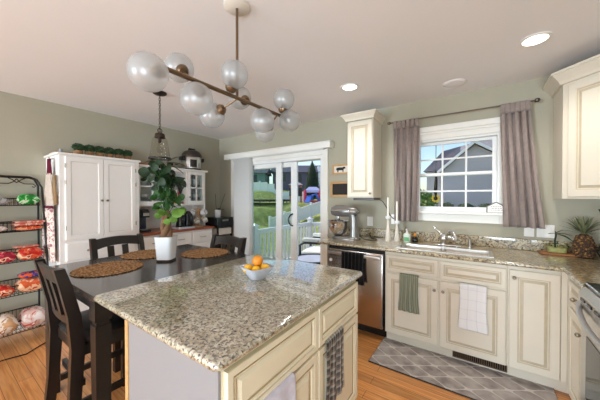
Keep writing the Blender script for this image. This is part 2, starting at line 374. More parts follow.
# ================================================================== structure
RX, RY, H = 5.11, -9.6, 2.462
DX0, DX1, DZ1 = 0.42, 2.20, 1.985       # patio door opening
WX0, WX1, WZ0, WZ1 = 3.36, 4.13, 1.25, 2.02   # window opening
WT = 0.14
struct(MB().box(0, RX, RY, 0, -.1, 0).build('floor', 'floor'))
struct(MB().box(-.12, RX + .12, RY - .12, WT, H, H + .12).build('ceiling', 'ceil'))
struct(MB().box(-.12, 0, RY, 0, -.1, H).build('wall_left', 'wall'))
struct(MB().box(RX, RX + .12, RY, 0, -.1, H).build('wall_right', 'wall'))
struct(MB().box(-.12, RX + .12, RY - .12, RY, -.1, H).build('wall_front', 'wall'))
w = MB()
for x0, x1, z0, z1 in [(-.12, DX0, -.1, H), (DX0, DX1, DZ1, H), (DX1, WX0, -.1, H), (WX0, WX1, -.1, WZ0), (WX0, WX1, WZ1, H), (WX1, RX + .12, -.1, H)]:
    w.box(x0, x1, 0, WT, z0, z1)
struct(w.build('wall_back', 'wall'))
b = MB(); b.box(.0, .016, RY, 0, 0, .09, .004); struct(b.build('baseboard_left', 'trim'))
b = MB(); b.box(0.017, .335, -.016, 0, 0, .09, .004); struct(b.build('baseboard_back', 'trim'))
# patio door
d1 = thing('door_1', 'white sliding patio door standing half open onto the deck', 'door', ((DX0 + DX1) / 2, 0, 0)); struct(d1)
m = MB()
m.box(DX0, DX0 + .05, -.01, WT + .02, 0, DZ1, .004).box(DX1 - .045, DX1, -.01, WT + .02, 0, DZ1, .004).box(DX0 + .05, DX1 - .045, -.01, WT + .02, DZ1 - .05, DZ1, .004).box(DX0 + .05, DX1 - .045, .0, WT + .02, 0, .03)
m.build('door_frame', 'vinyl', d1)
def sash(parent, name, x0, x1, y, st, sl, z0, z1, bt, tp):
    m = MB(); e = .02
    m.box(x0, x0 + sl, y - e, y + e, z0, z1, .005).box(x1 - st, x1, y - e, y + e, z0, z1, .005)
    m.box(x0 + sl, x1 - st, y - e, y + e, z0, z0 + bt, .003).box(x0 + sl, x1 - st, y - e, y + e, z1 - tp, z1, .003)
    p = m.build(name, 'vinyl', parent)
    MB().box(x0 + sl - .005, x1 - st + .005, y - .004, y + .004, z0 + bt - .005, z1 - tp + .005).build('glass', 'doorglass', p)
    return p
sash(d1, 'fixed_panel', .47, 1.44, .045, .11, .10, .03, DZ1 - .05, .13, .07)
sp = sash(d1, 'sliding_panel', .66, 1.69, .105, .11, .09, .03, DZ1 - .05, .13, .07)
m = MB(); hx = 1.615
m.tube([(hx, .086, .96), (hx - .015, .05, .97), (hx - .04, .035, 1.02), (hx - .045, .035, 1.05), (hx - .04, .035, 1.08), (hx - .015, .05, 1.13), (hx, .086, 1.14)], .011, 10)
m.build('door_handle', 'black', sp, 50)
t = MB()
t.box(.335, DX0, -.022, 0, 0, 2.06, .004).box(DX1, 2.275, -.022, 0, 0, 2.06, .004).box(DX0, DX1, -.022, 0, DZ1, 2.06, .004)
struct(t.build('trim_1', 'trim'))
# window over the sink
w1 = thing('window_1', 'white double-hung window with grilles over the sink', 'window', ((WX0 + WX1) / 2, 0, WZ0)); struct(w1)
m = MB()
for x0, x1, z0, z1, y0, y1 in [(WX0, WX0 + .02, WZ0, WZ1, 0, WT), (WX1 - .02, WX1, WZ0, WZ1, 0, WT), (WX0 + .02, WX1 - .02, WZ1 - .02, WZ1, 0, WT), (WX0 + .02, WX1 - .02, WZ0, WZ0 + .015, 0, WT)]:
    m.box(x0, x1, y0, y1, z0, z1)
m.build('window_frame', 'vinyl', w1)
def wsash(name, z0, z1, y, rows):
    m = MB(); a = .038; x0, x1 = WX0 + .02, WX1 - .02
    m.box(x0, x0 + a, y - .015, y + .015, z0, z1, .004).box(x1 - a, x1, y - .015, y + .015, z0, z1, .004)
    m.box(x0 + a, x1 - a, y - .015, y + .015, z0, z0 + .03, .003).box(x0 + a, x1 - a, y - .015, y + .015, z1 - .03, z1, .003)
    p = m.build(name, 'vinyl', w1)
    g = MB(); iw = (x1 - x0 - 2 * a) / 3
    for k in (1, 2): g.box(x0 + a + k * iw - .009, x0 + a + k * iw + .009, y - .008, y + .008, z0 + .03, z1 - .03, .003)
    zc = (z0 + z1) / 2; g.box(x0 + a, x1 - a, y - .0079, y + .0079, zc - .009, zc + .009, .003)
    g.build('muntins', 'vinyl', p)
    MB().box(x0 + a - .003, x1 - a + .003, y - .002, y + .002, z0 + .027, z1 - .027).build('glass', 'glass', p)
wsash('upper_sash', 1.625, WZ1 - .02, .085, 2)
wsash('lower_sash', WZ0 + .015, 1.66, .05, 2)
t = MB()
for x0, x1, z0, z1 in [(WX0 - .10, WX0, 1.14, 2.16), (WX1, WX1 + .10, 1.14, 2.16)]:
    t.box(x0, x1, -.02, 0, z0, z1, .004)
t.box(WX0, WX1, -.02, 0, WZ1, 2.075, .004).box(WX0, WX1, -.028, 0, 2.075, 2.10, .006).box(WX0 - .10, WX1 + .10, -.034, -.0, 2.10, 2.16, .008)
t.box(WX0, WX1, -.02, 0, 1.14, WZ0 - .03, .004).box(WX0 - .12, WX1 + .12, -.055, .0, WZ0 - .03, WZ0, .008)
struct(t.build('trim_2', 'trim'))

# ================================================================== outside
F = Vector((-math.sin(math.radians(34.404)), math.cos(math.radians(34.404)), 0)); R = Vector((F.y, -F.x, 0))
def plan(side, depth, z): return Vector((CAM.x, CAM.y, 0)) + F * depth + R * side + Vector((0, 0, z))
CP = [(-6, 9, -.5), (-3, 9, -.6), (0, 9, -.6), (3, 9, -.5), (9, 9, -.3), (-1.1, 15, -.45), (-.4, 15.3, -.4), (.6, 16.2, .0), (1.45, 17, .3), (2.4, 18, .6), (6, 18, .3), (-3.0, 13, .0), (-3, 17, .7), (-5, 20, 1.0), (0, 20, .95), (-2, 20, .95),
      (1, 24, .85), (-5, 30, 2.1), (0, 30, .9), (6, 30, .9), (12, 12, -.2), (12, 25, .5), (20, 20, .5), (-20, 20, 1), (-25, 40, 2.4), (-6, 38, 2.5), (2, 45, 2.4), (20, 45, 1.5), (30, 30, 1)]
def ground(s, d):
    num = den = 0.0
    for a, b, z in CP:
        q = ((s - a) ** 2 + (d - b) ** 2) + .05; wgt = 1 / q ** 2; num += wgt * z; den += wgt
    return num / den
lawn = MB().grid(lambda a, b: plan(-30 + 62 * a, 5.2 + 60 * b, ground(-30 + 62 * a, 5.2 + 60 * b)), 90, 90)
for v in lawn.bm.verts:      # keep the turf clear of the house
    if v.co.y < 3.2: v.co.z = min(v.co.z, -.55)
struct(lawn.build('lawn', 'grass', smooth=60))
dk = MB().box(-.55, 3.0, WT + .03, 2.32, -.16, -.05)
dkt = thing('deck', 'weathered grey deck outside the sliding door', 'deck', (1.2, 1.2, -.16)); struct(dkt)
dk.build('boards', 'deck', dkt)
# deck railing: left run, back run, posts
rl = thing('deck_railing', 'white picket deck railing outside the patio door', 'railing', (.62, 2.2, -.05))
def post(x, y, z0, z1, s=.05, mat='vinyl', parent=rl):
    m = MB().box(x - s, x + s, y - s, y + s, z0, z1, .006).box(x - s - .015, x + s + .015, y - s - .015, y + s + .015, z1, z1 + .025, .006)
    m.loft([[(x - s, y - s, z1 + .025), (x + s, y - s, z1 + .025), (x + s, y + s, z1 + .025), (x - s, y + s, z1 + .025)], [(x - .01, y - .01, z1 + .06), (x + .01, y - .01, z1 + .06), (x + .01, y + .01, z1 + .06), (x - .01, y + .01, z1 + .06)]])
    return m.build('post', mat, parent)
RXX = .60
for x, y in ((RXX, .3), (RXX, 2.2), (2.9, 2.2)): post(x, y, -.05, .86)
m = MB().box(RXX - .035, RXX + .035, .35, 2.15, .76, .80, .006).box(RXX - .02, RXX + .02, .35, 2.15, .72, .76); m.box(RXX + .05, 2.85, 2.165, 2.235, .76, .80, .006).box(RXX + .05, 2.85, 2.18, 2.22, .72, .76); m.build('top_rail', 'vinyl', rl)
m = MB().box(RXX - .025, RXX + .025, .35, 2.15, .03, .09, .004); m.box(RXX + .05, 2.85, 2.175, 2.225, .03, .09, .004); m.build('bottom_rail', 'vinyl', rl)
for k in range(14):
    y = .44 + k * .125; MB().box(RXX - .019, RXX + .019, y - .019, y + .019, .09, .72).build('baluster', 'vinyl', rl)
for k in range(17):
    x = .74 + k * .125; MB().box(x - .019, x + .019, 2.181, 2.219, .09, .72).build('baluster', 'vinyl', rl)
# patio chairs on the deck
M['cushion'] = plain('white_cushion', rgb(236, 234, 228), 0.8, vary=0.02, bump=.2)
M['patioframe'] = plain('charcoal_wicker', rgb(52, 50, 50), 0.6, vary=0.2, nscale=60, bump=.6)
def patio_chair(label, loc, rz):
    t = thing('patio_chair', label, 'chair', (0, 0, -.05), 0, 'cushioned chairs on the deck')
    for x in (-1, 1):
        m = MB(); m.tube([(x * .34, -.30, -.05), (x * .34, -.32, .50), (x * .34, -.20, .555), (x * .34, .22, .555), (x * .34, .31, .50), (x * .34, .30, -.05)], .026, 8); m.build('arm_frame', 'patioframe', t, 50)
        MB().box(x * .34 - .04, x * .34 + .04, -.27, .25, .57, .645, .025, seg=3).build('arm_cushion', 'cushion', t, 60)
    MB().box(-.32, .32, -.30, .30, .20, .25, .01).build('seat_frame', 'patioframe', t)
    MB().box(-.31, .31, -.24, .31, .25, .38, .04, seg=3).build('seat_cushion', 'cushion', t, 60)
    MB().box(-.32, .32, -.34, -.30, .20, .74, .01, rot=None).build('backrest', 'patioframe', t)
    MB().box(-.30, .30, -.30, -.16, .36, .80, .05, seg=3).build('back_cushion', 'cushion', t, 60)
    t.location = loc; t.rotation_euler = (0, 0, rz); return t
pc = patio_chair('white-cushioned patio chair on the deck just beyond the open door', (1.42, 1.28, -.05), math.radians(105))
t = thing('patio_table', 'low dark-rimmed patio table with pale top outside the open door', 'table', (1.72, .52, -.05))
MB().lathe([(.0, .36), (.30, .36), (.30, .385), (.0, .385)], (1.72, .52, 0), 32).build('table_top', plain('pale_table_top', rgb(206, 208, 222), .25), t, 40)
MB().lathe([(.30, .33), (.325, .33), (.325, .40), (.303, .40), (.303, .33)], (1.72, .52, 0), 32, cap=False).build('rim', 'black', t, 40)
for k in range(4):
    a = k * PI / 2 + .5; MB().cyl((1.72 + .24 * math.cos(a), .52 + .24 * math.sin(a), .36), (1.72 + .28 * math.cos(a), .52 + .28 * math.sin(a), -.05), .015).build('leg', 'black', t)
# sloping white vinyl fence on the bank
f = thing('vinyl_fence', 'white vinyl fence climbing the grassy bank to the right', 'fence', plan(-1.0, 15, -.4))
A = plan(-1.7, 14.7, 0); B = plan(2.3, 17.6, 0); d = (B - A); nseg = 5; nn = Vector((-d.y, d.x, 0)).normalized() * .03
def fz(k): return -.62 + (1.25) * (k / nseg)
for k in range(nseg + 1):
    p = A + d * (k / nseg); z = fz(k)
    MB().box(p.x - .06, p.x + .06, p.y - .06, p.y + .06, z - .5, z + .95, .01).build('post', 'vinyl', f)
    if k < nseg:
        q = A + d * ((k + 1) / nseg); z2 = fz(k + 1)
        for lo, hi, nm in ((.02, .68, 'fence_panel'), (.70, .82, 'top_rail')):
            m = MB(); wd = nn if nm == 'top_rail' else nn * .5
            m.loft([[p - wd + Z * (z + lo), p + wd + Z * (z + lo), p + wd + Z * (z + hi), p - wd + Z * (z + hi)], [q - wd + Z * (z2 + lo), q + wd + Z * (z2 + lo), q + wd + Z * (z2 + hi), q - wd + Z * (z2 + hi)]])
            m.build(nm, 'vinyl', f)
# far white fence across the lawn
f = thing('picket_fence', 'long white fence across the top of the far lawn', 'fence', plan(-8, 31, 1.6))
for k in range(14):
    p = plan(-12 + k * .9, 33 - k * .25, 0); q = plan(-12 + (k + 1) * .9, 33 - (k + 1) * .25, 0)
    z = min(ground(-12 + k * .9, 33 - k * .25), ground(-12 + (k + 1) * .9, 33 - (k + 1) * .25)) - .15
    e = (q - p).normalized(); nn = Vector((-e.y, e.x, 0)) * .03
    MB().loft([[p - nn + Z * z, p + nn + Z * z, p + nn + Z * (z + 1.25), p - nn + Z * (z + 1.25)], [q - nn + Z * z, q + nn + Z * z, q + nn + Z * (z + 1.25), q - nn + Z * (z + 1.25)]]).build('fence_panel', 'vinyl', f)
    MB().box(p.x - .07, p.x + .07, p.y - .07, p.y + .07, z, z + 1.4).build('post', 'vinyl', f)
# houses
def siding(name, col, pitch=9.0):
    m, n, l, b = new_mat(name); t = n.new('ShaderNodeTexCoord'); sp = n.new('ShaderNodeSeparateXYZ'); l.new(t.outputs['Object'], sp.inputs[0])
    k = n.new('ShaderNodeMath'); k.operation = 'MULTIPLY'; l.new(sp.outputs[2], k.inputs[0]); k.inputs[1].default_value = pitch
    fr = n.new('ShaderNodeMath'); fr.operation = 'FRACT'; l.new(k.outputs[0], fr.inputs[0])
    bp = n.new('ShaderNodeBump'); bp.inputs['Strength'].default_value = .5; bp.inputs['Distance'].default_value = .02; l.new(fr.outputs[0], bp.inputs['Height']); l.new(bp.outputs[0], b.inputs['Normal'])
    nz = n.new('ShaderNodeTexNoise'); nz.inputs['Scale'].default_value = 2
    l.new(t.outputs['Object'], nz.inputs[0]); r = ramp(n, [(.3, tuple(c * .95 for c in col[:3]) + (1,)), (.7, col)]); l.new(nz.outputs[0], r.inputs[0]); l.new(r.outputs[0], b.inputs['Base Color'])
    b.inputs['Roughness'].default_value = .7; return m
M['mauve_siding'] = siding('mauve_grey_siding', rgb(196, 190, 198)); M['violet_siding'] = siding('slate_violet_siding', rgb(104, 98, 116), 5); M['green_siding'] = siding('sage_green_siding', rgb(104, 140, 132), 5)
M['roof'] = plain('asphalt_shingles', rgb(84, 84, 98), .9, vary=.25, nscale=18, bump=.5, bscale=30); M['roof2'] = plain('weathered_shingles', rgb(176, 164, 166), .9, vary=.2, nscale=18, bump=.5, bscale=30)
h = thing('neighbor_house', 'grey sided house with white gable trim seen through the sink window', 'house', (4.4, 10, -.3))
MB().prism([(2.90, -.4), (5.05, -.4), (5.05, 2.45), (3.85, 3.27), (2.90, 2.45)], lambda a, b, hh: (a, hh, b), 8.0, 12.0).build('gable_wall', 'mauve_siding', h)
m = MB()
for s in ((2.68, 2.32, 3.85, 3.36), (5.05 + .2, 2.42, 3.85, 3.36)):
    x0, z0, x1, z1 = s
    m.loft([[(x0, 7.85, z0), (x0, 12, z0), (x0, 12, z0 + .06), (x0, 7.85, z0 + .06)], [(x1, 7.85, z1), (x1, 12, z1), (x1, 12, z1 + .06), (x1, 7.85, z1 + .06)]])
m.build('gable_roof', 'roof2', h)
m = MB()
for x0, z0, x1, z1 in ((2.68, 2.30, 3.85, 3.34), (5.25, 2.40, 3.85, 3.34)):
    m.loft([[(x0, 7.80, z0 - .05), (x0, 7.85, z0 - .05), (x0, 7.85, z0 + .06), (x0, 7.80, z0 + .06)], [(x1, 7.80, z1 - .05), (x1, 7.85, z1 - .05), (x1, 7.85, z1 + .06), (x1, 7.80, z1 + .06)]])
m.build('rake_board', 'vinyl', h)
MB().box(2.05, 8.6, 9.7, 15, -.4, 2.56).build('main_wall', 'mauve_siding', h)
m = MB()
A0, A1, K0, K1, E0, E1 = (1.95, 9.4, 2.52), (1.95, 15.3, 2.52), (2.63, 10.2, 3.47), (2.63, 14, 3.47), (8.9, 9.4, 2.52), (8.9, 15.3, 2.52)
R0 = (5.6, 11.5, 4.35)
B0, B1 = (3.3, 9.4, 2.52), (3.3, 10.5, 3.67)
for k_, fc in enumerate(((A0, K0, K1, A1), (A0, B0, B1, K0), (B0, E0, R0, B1), (K0, B1, R0, K1), (E0, E1, R0), (E1, A1, K1, R0), (A0, A1, E1, E0))): m.face(fc, 1 if k_ in (2, 4, 5) else 0)
m.build('main_roof', ['roof', 'roof2'], h)
M['shrub'] = plain('shrub_leaves', rgb(70, 88, 62), .8, vary=.4, nscale=10)
def leafball(mb, c, r, n, size, mi=0, squash=1.0, rnd=random):
    c = Vector(c)
    for _ in range(n):
        v = Vector((rnd.gauss(0, 1), rnd.gauss(0, 1), rnd.gauss(0, 1))).normalized() * r * rnd.uniform(.55, 1.0); v.z *= squash
        p = c + v; a = Vector((rnd.gauss(0, 1), rnd.gauss(0, 1), rnd.gauss(0, 1))).normalized(); b = a.cross(Vector((rnd.gauss(0, 1), rnd.gauss(0, 1), rnd.gauss(0, 1)))).normalized(); s = size * rnd.uniform(.6, 1.2)
        k = a.cross(b) * s * .25
        mb.face([p - a * s, p + b * s * .5 + k, p + a * s, p - b * s * .5 + k], mi)
for i, (x, lb) in enumerate([(3.05, 'left'), (3.62, 'middle'), (4.2, 'right')]):
    m = MB(); m.sph((x, 7.5, .98), .22, .2, .22, 12, 8); leafball(m, (x, 7.5, 1.0), .27, 260, .05, squash=.8); m.cyl((x, 7.5, -.5), (x, 7.5, .9), .04, seg=8)
    tag(m.build('shrub', 'shrub', origin=(x, 7.5, -.5), fix=False), 'low green shrub at the foot of the grey house, %s of three' % lb, 'shrub', 'shrubs along the grey house')
m = MB(); bx = 2.2
m.cyl((bx, 7.6, -.5), (bx, 7.6, .6), .07, seg=8); leafball(m, (bx, 7.6, 1.15), .55, 700, .08); leafball(m, (bx - .35, 7.7, .8), .45, 400, .08)
tag(m.build('bush', ['leaf_light'], origin=(bx, 7.6, -.5), fix=False), 'yellow-green bush outside the lower left window panes', 'bush')
# hanging sunflower spinner behind the left window pane
t = thing('garden_spinner', 'dark hanging wind spinner with a yellow flower outside the sink window', 'ornament', (3.553, .24, 1.38))
MB().tube([(3.553, .24, 1.72), (3.556, .24, 1.60), (3.55, .24, 1.47), (3.553, .24, 1.39)], [.006, .016, .02, .010], 8).build('ribbon', 'dark', t, 60)
m = MB()
for k in range(10):
    a = k * 2 * PI / 10; m.sph((3.553 + .034 * math.cos(a), .24, 1.383 + .034 * math.sin(a)), .016, .005, .010, 10, 6, rot=Matrix.Rotation(-a, 3, 'Y'))
m.build('petals', plain('yellow_petal', rgb(226, 190, 40), .5), t, 60)
MB().sph((3.553, .236, 1.383), .022, .010, .022).build('flower_center', 'dark', t, 60)
MB().tube([(3.553, .24, 1.72), (3.553, .24, 2.05), (3.553, WT + .005, 2.06)], .004, 6).build('hook', 'iron', t)
# house, tree and toys seen through the open door
def house(name, label, c, s, wx, wy, zb, ze, zr, wall, roof, rz):
    t = thing(name, label, 'house', c + Z * zb, rz)
    def L(x, y, z): return chain(t) @ Vector((x, y, z - zb))
    m = MB(); m.loft([[L(-wx, -wy, zb - 3), L(wx, -wy, zb - 3), L(wx, wy, zb - 3), L(-wx, wy, zb - 3)], [L(-wx, -wy, ze), L(wx, -wy, ze), L(wx, wy, ze), L(-wx, wy, ze)]])
    m.build('wall', wall, t)
    m = MB(); o = .4
    m.loft([[L(-wx - o, -wy - o, ze - .1), L(-wx - o, 0, zr), L(-wx - o, wy + o, ze - .1), L(-wx - o, 0, ze - .1)], [L(wx + o, -wy - o, ze - .1), L(wx + o, 0, zr), L(wx + o, wy + o, ze - .1), L(wx + o, 0, ze - .1)]])
    m.build('roof', roof, t)
    for k, (x, z) in enumerate(((-wx * .55, ze - 1.0), (0.1 * wx, ze - 1.0), (.6 * wx, ze - 1.0))):
        m = MB(); m.loft([[L(x - .45, -wy - .05, z - .6), L(x + .45, -wy - .05, z - .6), L(x + .45, -wy - .05, z + .6), L(x - .45, -wy - .05, z + .6)], [L(x - .45, -wy, z - .6), L(x + .45, -wy, z - .6), L(x + .45, -wy, z + .6), L(x - .45, -wy, z + .6)]])
        m.build('window', 'blackglass', t)
    return t
yaw = math.radians(34.404)
house('slate_house', 'dark violet-grey house on the rise behind the evergreen', plan(-.6, 46, 0), 1, 3.9, 3.0, 2.2, 5.6, 7.0, 'violet_siding', 'roof', yaw)
MB().loft([[plan(3.0, 42.5, 0), plan(5.0, 42.5, 0), plan(5.0, 48, 0), plan(3.0, 48, 0)], [plan(3.0, 42.5, 5.2), plan(5.0, 42.5, 5.2), plan(5.0, 48, 5.2), plan(3.0, 48, 5.2)], [plan(3.0, 43.5, 6.6), plan(3.2, 43.5, 6.6), plan(3.2, 48, 6.6), plan(3.0, 48, 6.6)]]).build('wing', 'vinyl', bpy.data.objects['slate_house'])
house('green_house', 'sage green house behind the white fence at the far left of the lawn', plan(-9.6, 43, 0), 1, 4.2, 3.0, 2.0, 5.2, 6.4, 'green_siding', 'roof', yaw)
tr = thing('evergreen_tree', 'tall dark conifer behind the bounce house', 'tree', plan(1.45, 31, .8))
m = MB(); base = plan(1.45, 31, .8); rnd = random.Random(3)
for k in range(26):
    zz = .4 + k * .165; rr = 1.25 * (1 - k / 27) ** .8 + .06
    m.lathe([(rr, zz), (rr * .55, zz + .16), (.05, zz + .42)], base, 14, cap=False)
    for q in range(30):
        a = rnd.uniform(0, 2 * PI); p = base + Vector((math.cos(a) * rr, math.sin(a) * rr, zz)); o = Vector((math.cos(a), math.sin(a), -.4)) * rnd.uniform(.1, .28); sd = Vector((-math.sin(a), math.cos(a), 0)) * .09
        m.face([p - o * .6 - sd, p - o * .6 + sd, p + o])
m.build('foliage', 'shrub', tr, fix=False); MB().cyl(base - Z * .6, base + Z * 4, .14, .04, 10).build('trunk', 'bark', tr)
for sd, dp, hh, lb in ((3.5, 34, 1.0, 'round dark tree at the right of the conifer, beside the door jamb'),):
    t = thing('yard_tree', lb, 'tree', plan(sd, dp, .6)); m = MB(); leafball(m, plan(sd, dp, .8 + hh * .5), 1.0, 1100, .16); m.build('foliage', 'shrub', t, fix=False); MB().cyl(plan(sd, dp, 0), plan(sd, dp, 1.2), .12, .08, 8).build('trunk', 'bark', t)
M['infl_red'] = plain('pink_red_vinyl', rgb(214, 66, 92), .35, vary=.03); M['infl_blue'] = plain('blue_vinyl', rgb(72, 112, 204), .35, vary=.03); M['infl_lil'] = plain('pale_violet_vinyl', rgb(200, 196, 232), .35, vary=.03)
bt = thing('bounce_house', 'red and blue inflatable bounce house with a small slide on the lawn', 'bounce house', plan(1.05, 23.5, .8))
bz = .82
def P3(s, d, z): return plan(s, d, bz + z)
m = MB(); m.loft([[P3(.35, 22.9, 0), P3(1.9, 22.9, 0), P3(1.9, 24.4, 0), P3(.35, 24.4, 0)], [P3(.35, 22.9, .28), P3(1.9, 22.9, .28), P3(1.9, 24.4, .28), P3(.35, 24.4, .28)]]); m.build('base', 'infl_red', bt)
for s_, d_ in ((.45, 23.0), (1.8, 23.0), (1.8, 24.3), (.45, 24.3)):
    MB().tube([P3(s_, d_, .2), P3(s_, d_, 1.05), P3(s_, d_, 1.25)], [.14, .14, .08], 12).build('column', 'infl_red', bt, 60)
m = MB(); m.loft([[P3(.4, 22.95, 1.0), P3(1.85, 22.95, 1.0), P3(1.85, 24.35, 1.0), P3(.4, 24.35, 1.0)], [P3(.45, 23, 1.2), P3(1.8, 23, 1.2), P3(1.8, 24.3, 1.2), P3(.45, 24.3, 1.2)], [P3(.8, 23.4, 1.5), P3(1.5, 23.4, 1.5), P3(1.5, 23.9, 1.5), P3(.8, 23.9, 1.5)]]); m.build('canopy', 'infl_lil', bt)
m = MB(); m.loft([[P3(.35, 21.6, .02), P3(.75, 21.6, .02), P3(.75, 21.6, .14), P3(.35, 21.6, .14)], [P3(.65, 22.9, .6), P3(1.05, 22.9, .6), P3(1.05, 22.9, .75), P3(.65, 22.9, .75)]]); m.build('slide', 'infl_blue', bt)
m = MB(); m.tube([P3(1.0, 22.85, .3), P3(1.1, 22.8, .75), P3(1.4, 22.8, .85), P3(1.65, 22.85, .3)], .11, 10); m.build('arch', 'infl_blue', bt, 60)
pt = thing('play_tower', 'brown wooden play tower left of the bounce house', 'playset', plan(-.5, 26, .85))
for s_, d_ in ((-.95, 25.5), (.1, 25.5), (-.95, 26.5), (.1, 26.5)):
    p = plan(s_, d_, 0); MB().box(p.x - .06, p.x + .06, p.y - .06, p.y + .06, .5, 2.7).build('post', 'board', pt)
m = MB(); m.loft([[plan(-1.05, 25.4, 1.5), plan(.2, 25.4, 1.5), plan(.2, 25.45, 1.5), plan(-1.05, 25.45, 1.5)], [plan(-1.05, 25.4, 2.3), plan(.2, 25.4, 2.3), plan(.2, 25.45, 2.3), plan(-1.05, 25.45, 2.3)]]); m.build('wall_boards', 'espresso', pt)
m = MB(); m.loft([[plan(-1.15, 25.2, 2.6), plan(.3, 25.2, 2.6), plan(.3, 26.8, 2.6), plan(-1.15, 26.8, 2.6)], [plan(-.6, 25.9, 2.95), plan(-.3, 25.9, 2.95), plan(-.3, 26.1, 2.95), plan(-.6, 26.1, 2.95)]]); m.build('roof', 'roof2', pt)
tp = thing('trampoline', 'low dark round trampoline on the lawn', 'trampoline', plan(-2.7, 20.3, .9))
c0 = plan(-2.7, 20.3, 0)
MB().lathe([(0, 1.22), (1.9, 1.22), (1.95, 1.14), (1.9, 1.08), (0, 1.08)], c0, 36).build('mat', 'dark', tp, 40)
for k in range(6):
    a = k * PI / 3; MB().cyl(c0 + Vector((1.8 * math.cos(a), 1.8 * math.sin(a), .5)), c0 + Vector((1.8 * math.cos(a), 1.8 * math.sin(a), 1.1)), .04, seg=8).build('leg', 'iron', tp)

# ================================================================== sink wall cabinetry
FY, DY = -.60, -.62
def carcass(parent, x0, x1, mat='cream'):
    m = MB(); m.box(x0, x1, FY, -.005, .10, .884).box(x0, x1, -.55, -.005, 0, .10); m.build('body', mat, parent)
def front(parent, name, x0, x1, z0, z1, rings, mats=('cream', 'glaze')):
    return MB().panel((x0, FY, z0), X, -Y, x1 - x0, z1 - z0, rings).build(name, mats, parent)
ep = MB().box(2.52, 2.597, -.62, -.005, 0, .884, .003)
tag(ep.build('cabinet_end_panel', 'cream', origin=(2.56, -.3, 0)), 'narrow cream end panel left of the dishwasher, by the patio door', 'panel')
# dishwasher
dw = thing('dishwasher', 'stainless steel dishwasher under the counter, left of the sink cabinet', 'dishwasher', (2.91, -.3, 0))
MB().box(2.605, 3.215, -.58, -.01, .10, .872).box(2.605, 3.215, -.53, -.01, 0, .10).build('body', 'black', dw)
MB().box(2.618, 3.203, -.632, -.58, .115, .845, .006).build('door', plain('dishwasher_steel', rgb(186, 174, 166), .22, 1.0, vary=.03, nscale=60), dw, 40)
MB().box(2.618, 3.203, -.622, -.58, .848, .868, .003).build('control_strip', 'black', dw)
m = MB(); m.box(2.63, 3.19, -.682, -.66, .795, .828, .007).box(2.66, 2.69, -.66, -.632, .80, .823).box(3.13, 3.16, -.66, -.632, .80, .823); m.build('handle', 'steel', dw, 40)
MB().cyl((2.648, -.632, .725), (2.648, -.637, .725), .017, seg=20).build('badge', 'white', dw, 40)
def cloth_over(name, label, x0, x1, ztop, zbot, yf, mat, folds=3, amp=.006, back=.10, axis='y', group=None):
    """towel folded over a rail; hangs in front at yf (axis y: faces -Y, axis x: faces +X)"""
    w_ = x1 - x0
    def fn(a, b):
        L = (ztop - zbot); tot = L + .03 + back; s = b * tot; wob = amp * math.sin(a * folds * 2 * PI) * min(1, max(0, (s - .03) / .12 if s > back else .3))
        x = x0 + w_ * a
        if s < back: z = ztop - back + s; o = .022
        elif s < back + .03:
            t = (s - back) / .03 * PI; z = ztop + .008 * math.sin(t); o = .011 + .011 * math.cos(t)
        else: z = ztop - (s - back - .03); o = -wob - .004
        x += .010 * math.sin(b * 5 + a * 3) * (b ** 2) * (1 if s > back else 0)
        return (x, yf + o, z) if axis == 'y' else (yf - o, x, z)
    m = MB().grid(fn, 40, 40)
    c = (x0 + w_ / 2, yf, zbot) if axis == 'y' else (yf, x0 + w_ / 2, zbot)
    return tag(m.build(name, mat, smooth=60, solid=.004, origin=c, fix=False), label, 'towel', group)
cloth_over('dish_towel', 'black ribbed towel hanging over the dishwasher handle', 2.80, 3.035, .832, .53, -.688, 'blacktowel', 6, .007, .08)
# sink base
sb = thing('sink_cabinet', 'wide cream sink base cabinet with two doors under the window', 'cabinet', (3.687, -.3, 0))
carcass(sb, 3.222, 4.148)
for x0, x1 in ((3.230, 3.676), (3.690, 4.140)): front(sb, 'false_front', x0, x1, .695, .850, raised(.028))
def knob(parent, p, n, mat='nickel', r=.013):
    m = MB(); n = Vector(n); p = Vector(p); m.cyl(p - n * .002, p + n * .014, .0055, seg=12); m.sph(p + n * .019, r, r, r, 14, 10); return m.build('knob', mat, parent, 40)
a = front(sb, 'door', 3.230, 3.676, .105, .675, raised()); knob(a, (3.650, DY, .592), -Y)
a = front(sb, 'door', 3.690, 4.140, .105, .675, raised()); knob(a, (3.716, DY, .592), -Y)
cloth_over('hand_towel', 'sage green ribbed hand towel hanging on the left sink door', 3.362, 3.522, .684, .352, -.634, 'sage', 4, .007, .012)
cloth_over('hand_towel', 'white windowpane hand towel hanging on the right sink door', 3.838, 4.020, .684, .318, -.634, 'whitetowel', 1.4, .004, .012)
# tall single door base
cb = thing('base_cabinet', 'cream base cabinet with one tall door, right of the white towel', 'cabinet', (4.3, -.3, 0))
carcass(cb, 4.15, 4.50); a = front(cb, 'door', 4.158, 4.440, .105, .850, raised()); knob(a, (4.186, DY, .795), -Y)
m = MB(); m.box(4.445, 4.475, -.61, FY, .10, .884); m.build('filler_strip', 'cream', cb)
